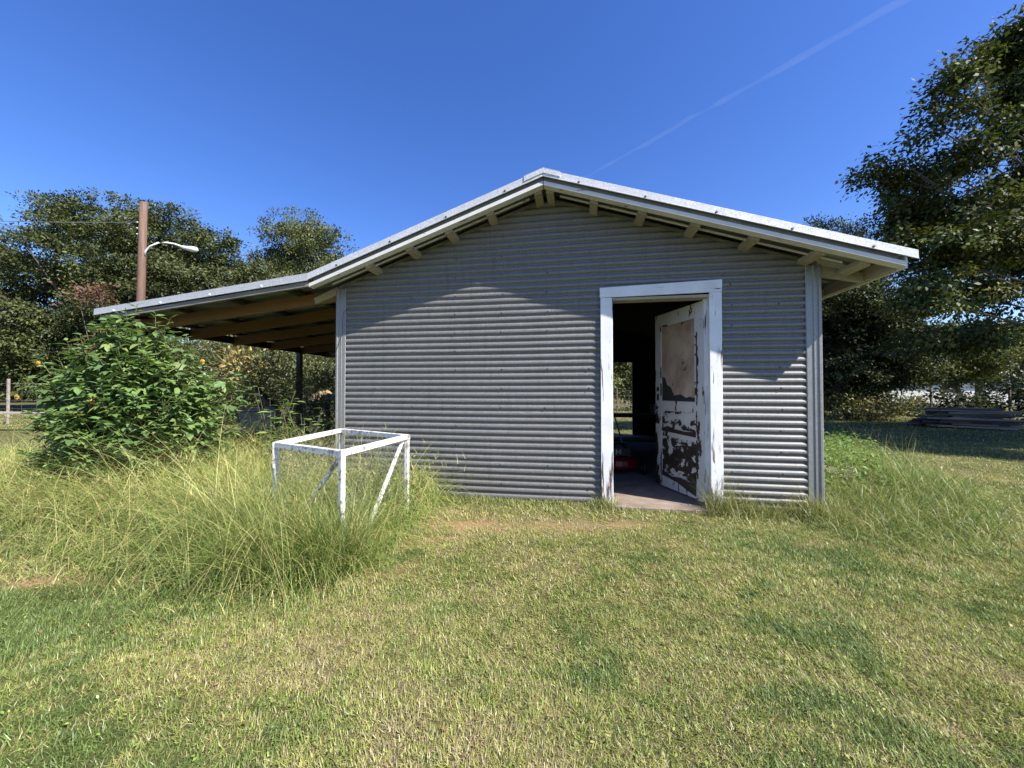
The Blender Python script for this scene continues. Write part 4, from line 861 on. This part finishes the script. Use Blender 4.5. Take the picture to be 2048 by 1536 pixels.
tree("fence_shrub", "yellow green undergrowth beyond the right wire fence", (19.5, 18.2, 0), .05, (19.5, 18.2, .4),
     [(18.5, 18.3, .5, 1.6, .8, .5), (21, 18.4, .55, 1.8, .8, .5), (16.6, 18.4, .5, 1.4, .8, .6)], 150, 26, .14, YEL, 27, 'rhomb', .8, .28, tufts=5, bough=.2, cat="shrub", group="shrubs round the yard")
rng = np.random.default_rng(99)

def big_shrub():
    t = thing("tithonia_shrub", "big leafy green shrub with a few yellow daisy flowers in front of the lean-to", "shrub", (-3.98, 4.05, .06), 0, "shrubs round the yard")
    rnd = random.Random(5); tips = []
    lob_ = [(.0, .0, 1.35, .62, .50, .60), (-.55, .05, 1.0, .60, .50, .62), (.50, .0, 1.05, .50, .46, .58), (-.85, .1, .62, .50, .45, .50), (.75, .1, .65, .45, .45, .50), (.05, -.25, .75, .7, .40, .60), (.1, .05, 1.72, .30, .28, .22), (.95, .25, 1.05, .30, .30, .40), (-.3, -.15, .4, .8, .4, .35)]
    lob_ = [(a * .80, b, c, d * .82, e, f) for a, b, c, d, e, f in lob_]
    for L in lob_:
        for q in range(int(80 * L[3] * L[5] / .36)):
            d = rdir(1)[0]; r_ = .55 + .45 * rnd.random() ** .5; d[1] = d[1] if rnd.random() < .5 else -abs(d[1])
            tips.append(np.array(L[:3]) + d * r_ * np.array(L[3:]))
    tips += [np.array(p) for p in ((.42, -.05, 1.83), (.02, 0, 1.98), (-.15, .05, 1.92), (.62, .0, 1.55), (-1.0, .0, 1.42))]
    tips = np.array([p for p in tips if p[2] > .15]) * np.array((1, 1, 1.03)); m = MB(); parts = []
    GC = np.array([(.095, .158, .046), (.080, .138, .043), (.115, .180, .054), (.072, .120, .040), (.145, .190, .058)]) * 1.3
    for p in tips:
        root = np.array((rnd.uniform(-.35, .45), rnd.uniform(-.15, .25), 0)); mid = root * .5 + p * .5 + np.array((0, 0, .12)); mid[:2] = root[:2] * .55 + p[:2] * .45
        m.tube([root, mid, p * .9 + mid * .1, p], [.009, .006, .004, .0025], 5, False)
        k = rnd.randint(9, 15); tt = np.linspace(0, 1, k) ** .8; az = np.arange(k) * 2.4 + rnd.random() * 6
        ax = unit(p - mid); pos = p - ax * ((1 - tt) * .34)[:, None]
        up = np.linspace(-.8, .4, k) + rng.normal(0, .22, k)
        al = np.stack([np.cos(az), np.sin(az), up], 1) + ax * .25
        nr = np.array((0, 0, 1.)) + al * (-up)[:, None] * .6 + rng.normal(0, .25, (k, 3))
        sz = np.linspace(1.0, .5, k) * rng.uniform(.12, .185, k)
        parts.append(leaves('lobed' if rnd.random() < .55 else 'lance', pos, al, nr, sz * (1 if True else 1), GC[rng.integers(0, 5, k)] * rng.uniform(.85, 1.2, (k, 1))))
    m.build("stems", m_plain("green_stem", (.06, .075, .03), .7), t, True)
    v, l, s_, c = merge(parts); link_mesh("foliage", np_mesh("foliage", v, l, s_, c), M_LEAFB, t)
    MO = m_plain("orange_petal", (.70, .26, .03), .5, 0, .15); MY = m_plain("yellow_petal", (.62, .40, .04), .5, 0, .15); MC = m_plain("flower_heart", (.22, .09, .02), .8)
    for i, (x, y, z) in enumerate(((-.86, -.12, 1.40), (-1.16, -.05, 1.06), (.05, -.44, 1.02), (.80, -.1, 1.42))):
        f = MB(); q = 10; pr = []
        for a in range(q):
            an = 2 * math.pi * a / q; c_, s_ = math.cos(an), math.sin(an); w = .008
            f.add([(x + .006 * c_, y - .004, z + .006 * s_), (x + .017 * c_ + w * -s_, y - .012, z + .017 * s_ + w * c_), (x + .030 * c_, y - .004, z + .030 * s_), (x + .017 * c_ - w * -s_, y - .012, z + .017 * s_ - w * c_)], [(0, 1, 2, 3)])
        o = f.build("flower", MO if i % 3 == 2 else MY, t); h = MB(); h.lathe([(.014, .0), (.013, -.008), (.005, -.014)], (x, y - .006, z), 10, 'y'); h.build("flower_heart", MC, o, True)
big_shrub()
def weed(name, label, x, y, h, n, sz, cols, seed):
    t = thing(name, label, "plant", (x, y, 0), 0, "plants beside the shed"); r_ = random.Random(seed); m = MB(); parts = []
    for q in range(n):
        e = np.array((r_.uniform(-.22, .22), r_.uniform(-.2, .2), h * r_.uniform(.6, 1.05))); m.tube([(0, 0, 0), e * np.array((.4, .4, .6)), e], [.006, .004, .002], 5, False)
        k = 11; tt = np.linspace(.3, 1, k); az = np.arange(k) * 2.4 + r_.random() * 6
        al = np.stack([np.cos(az), np.sin(az), np.full(k, .1)], 1); pos = np.outer(tt, e)
        parts.append(leaves('lance', pos, al, np.tile((0, 0, 1.), (k, 1)) + rng.normal(0, .3, (k, 3)), rng.uniform(.6, 1.1, k) * sz, np.array(cols)[rng.integers(0, len(cols), k)] * rng.uniform(.8, 1.2, (k, 1))))
    m.build("stems", M_BARK, t); v, l, s_, c = merge(parts); link_mesh("foliage", np_mesh("foliage", v, l, s_, c), M_LEAFB, t)
weed("broadleaf_weed", "bright green broad leaved weed between the boxes and the white stand", -2.86, 4.6, 1.16, 15, .13, [(.16, .26, .05), (.12, .21, .05), (.20, .29, .07)], 3)
weed("broadleaf_weed", "smaller leafy weed hugging the left corner of the shed", -2.44, 4.55, .98, 12, .10, [(.13, .20, .05), (.10, .17, .04)], 4)
for i, (x, y, h) in enumerate(((-9.1, 7.9, 1.15), (-8.5, 7.7, 1.0), (-8.0, 7.4, 1.35), (-7.6, 7.6, 1.1))):
    weed("horseweed", ["slender feathery weed nearest the left edge of the fence", "slender feathery weed second from the left edge", "tallest slender weed close to the big shrub", "slender weed partly behind the big shrub"][i], x, y, h, 3, .07, [(.13, .17, .05), (.10, .14, .04)], 20 + i)

# ------------------------------------------------------------------ fences, lumber, far building
def fence(name, label, pts, h, post_gap, wires, mat_post, vstep=0.3, rail=None):
    t = thing(name, label, "fence", (pts[0][0], pts[0][1], 0)); o = np.array((pts[0][0], pts[0][1], 0.)); m = MB()
    for a, b in zip(pts[:-1], pts[1:]):
        a, b = np.array((*a, 0.)) - o, np.array((*b, 0.)) - o; L = np.linalg.norm(b - a); d = (b - a) / L
        for k in range(int(L / post_gap) + 1):
            p = a + d * k * post_gap; pm = MB(); pm.bb(p[0] - .03, p[0] + .03, p[1] - .03, p[1] + .03, 0, h + .12); pm.build("post", mat_post, t, bevel=.004)
        for z in wires: m.beam(a + np.array((0, -.034, z)), b + np.array((0, -.034, z)), .006, .006)
        for q in np.arange(0, L, vstep): m.beam(a + d * q + np.array((0, -.036, wires[0])), a + d * q + np.array((0, -.036, wires[-1])), .004, .004, tuple(d))
        if rail: r_ = MB(); r_.beam(a + np.array((0, -.05, rail)), b + np.array((0, -.05, rail)), .05, .05); r_.build("rail", mat_post, t)
    m.build("wire_mesh", M_STEEL, t)
M_TPOST = m_plain("rusty_post", (.14, .10, .08), .8); M_PALEPOST = m_plain("pale_post", (.30, .25, .22), .7)
fence("wire_fence", "wire mesh fence with steel posts across the yard on the right", [(12.0, 17.0), (23.5, 15.6), (30, 15.0)], 1.15, 2.9, (.1, .3, .5, .7, .9, 1.1), M_TPOST, .2)
fence("wire_fence", "wire fence with a low dark rail seen through the back doorway", [(-4.0, 20.5), (12.0, 20.5)], 1.2, 3.2, (.2, .45, .7, .95, 1.2), M_TPOST, .25, .42)
fence("wire_fence", "wire fence with pale posts at the far left edge of the yard", [(-24, 13.4), (-10.4, 14.2)], 1.5, 3.0, (.25, .55, .85, 1.15, 1.45), M_PALEPOST, .5)
plank("pale_plank", "pale weathered plank lying along the foot of the left fence", (-16.5, 11.4, .55), (-12.4, 11.5, .50), .3, .06, m_wood("bleached_board", (.26, .21, .18), (.40, .34, .29)))
def lumber():
    r_ = random.Random(8); mats = [m_wood("char_board", (.02, .018, .018), (.06, .055, .055)), M_OLDWOOD, m_wood("grey_board", (.16, .135, .12), (.36, .31, .27))]
    n = 0; desc = ["charred black", "dark grey", "pale grey"]
    for lay in range(10):
        for k in range(6 - lay // 3):
            L = r_.uniform(1.5, 2.3) - .07 * lay; mi = r_.choice((0, 1, 1, 2, 2) if lay < 8 else (1, 2))
            cx = 14.65 + r_.uniform(-.25, .25); cy = 12.55 + (k - 2.6) * .20 + lay * .02; cz = .05 + lay * .062
            a = -.62 + r_.uniform(-.12, .12); d = np.array((math.cos(a), math.sin(a), r_.uniform(-.02, .02))) * L / 2
            m = MB(); m.beam(-d, d, .17, .05); o = m.build("lumber_board", mats[mi], None); o.location = (cx, cy, cz)
            tag(o, f"{desc[mi]} board in the lumber pile by the right fence", "board", f"{desc[mi]} boards in the lumber pile")
            n += 1
lumber()
def far_house():
    t = thing("white_building", "long white building glimpsed behind the right hand trees", "building", (36, 36, 0), -.25)
    mw = m_plain("white_siding", (.78, .79, .80), .6, 0, .04)
    m = MB(); m.bb(-15, 12, 0, 7, 0, 2.7); m.build("wall", mw, t)
    m = MB(); m.add([(-15.4, -.5, 2.72), (12.4, -.5, 2.72), (12.4, 7.5, 2.72), (-15.4, 7.5, 2.72), (-15.4, 3.5, 4.0), (12.4, 3.5, 4.0)], [(0, 1, 5, 4), (2, 3, 4, 5), (0, 4, 3), (1, 2, 5), (0, 3, 2, 1)]); m.build("roof", m_plain("pale_roof", (.6, .6, .6), .5), t)
    for x in (-11, -6, -1, 4, 9):
        m = MB(); m.bb(x - .6, x + .6, -.04, -.002, 1.0, 2.1); w = m.build("window", M_BLACK, t); m = MB(); m.bb(x - .68, x + .68, -.06, -.042, .92, 1.0); m.build("sill", mw, w)
far_house()

def far_woods():
    n = 60000; az = rng.uniform(-1.35, 1.35, n); dist = rng.uniform(62, 84, n); hh = 7.5 + 2.6 * vnoise(az * 14, az * 0, 61) + 1.4 * vnoise(az * 45, az * 0 + 3, 62)
    z = hh * rng.random(n) ** .8; p = np.stack([np.sin(az) * dist, np.cos(az) * dist, z], 1)
    c = np.array(OAK + ELM)[rng.integers(0, 7, n)] * rng.uniform(.7, 1.3, (n, 1)) * (1 + .25 * vnoise(az * 30, z * .5, 63))[:, None]
    v, l, q, c = leaves('rhomb', p, rdir(n), rdir(n) + np.array((0, -.3, .6)), rng.uniform(.5, 1.1, n), c)
    tag(link_mesh("far_woods", np_mesh("far_woods", v, l, q, c), M_LEAF), "distant band of woods closing the horizon", None, None, "stuff")
far_woods()
# ------------------------------------------------------------------ contrail
def contrail():
    d1, d2 = np.array((.16437, .86014, .48285)), np.array((.58161, .56639, .58389)); p1, p2 = d1 * (1500 / d1[2]), d2 * (1500 / d2[2]); d = p2 - p1
    m = MB(); k = np.linspace(-.02, 1.35, 26); rr = np.random.default_rng(3)
    pts = [p1 + d * q + np.array((0, 0, rr.normal(0, 2.))) for q in k]; m.tube(pts, [8 + 9 * q + rr.normal(0, 3.2) for q in k], 12)
    t = NT("ice_vapour"); t.t.nodes.remove(t.p); v = t.n("ShaderNodeVolumePrincipled"); v.inputs["Density"].default_value = .0012; v.inputs["Color"].default_value = (1, 1, 1, 1); v.inputs["Anisotropy"].default_value = 0.0
    t.l(v.outputs[0], t.t.nodes["Material Output"].inputs["Volume"])
    o = m.build("contrail", t.m, None, True); tag(o, "faint white aircraft trail across the blue sky", None, None, "stuff"); o.visible_shadow = True
contrail()
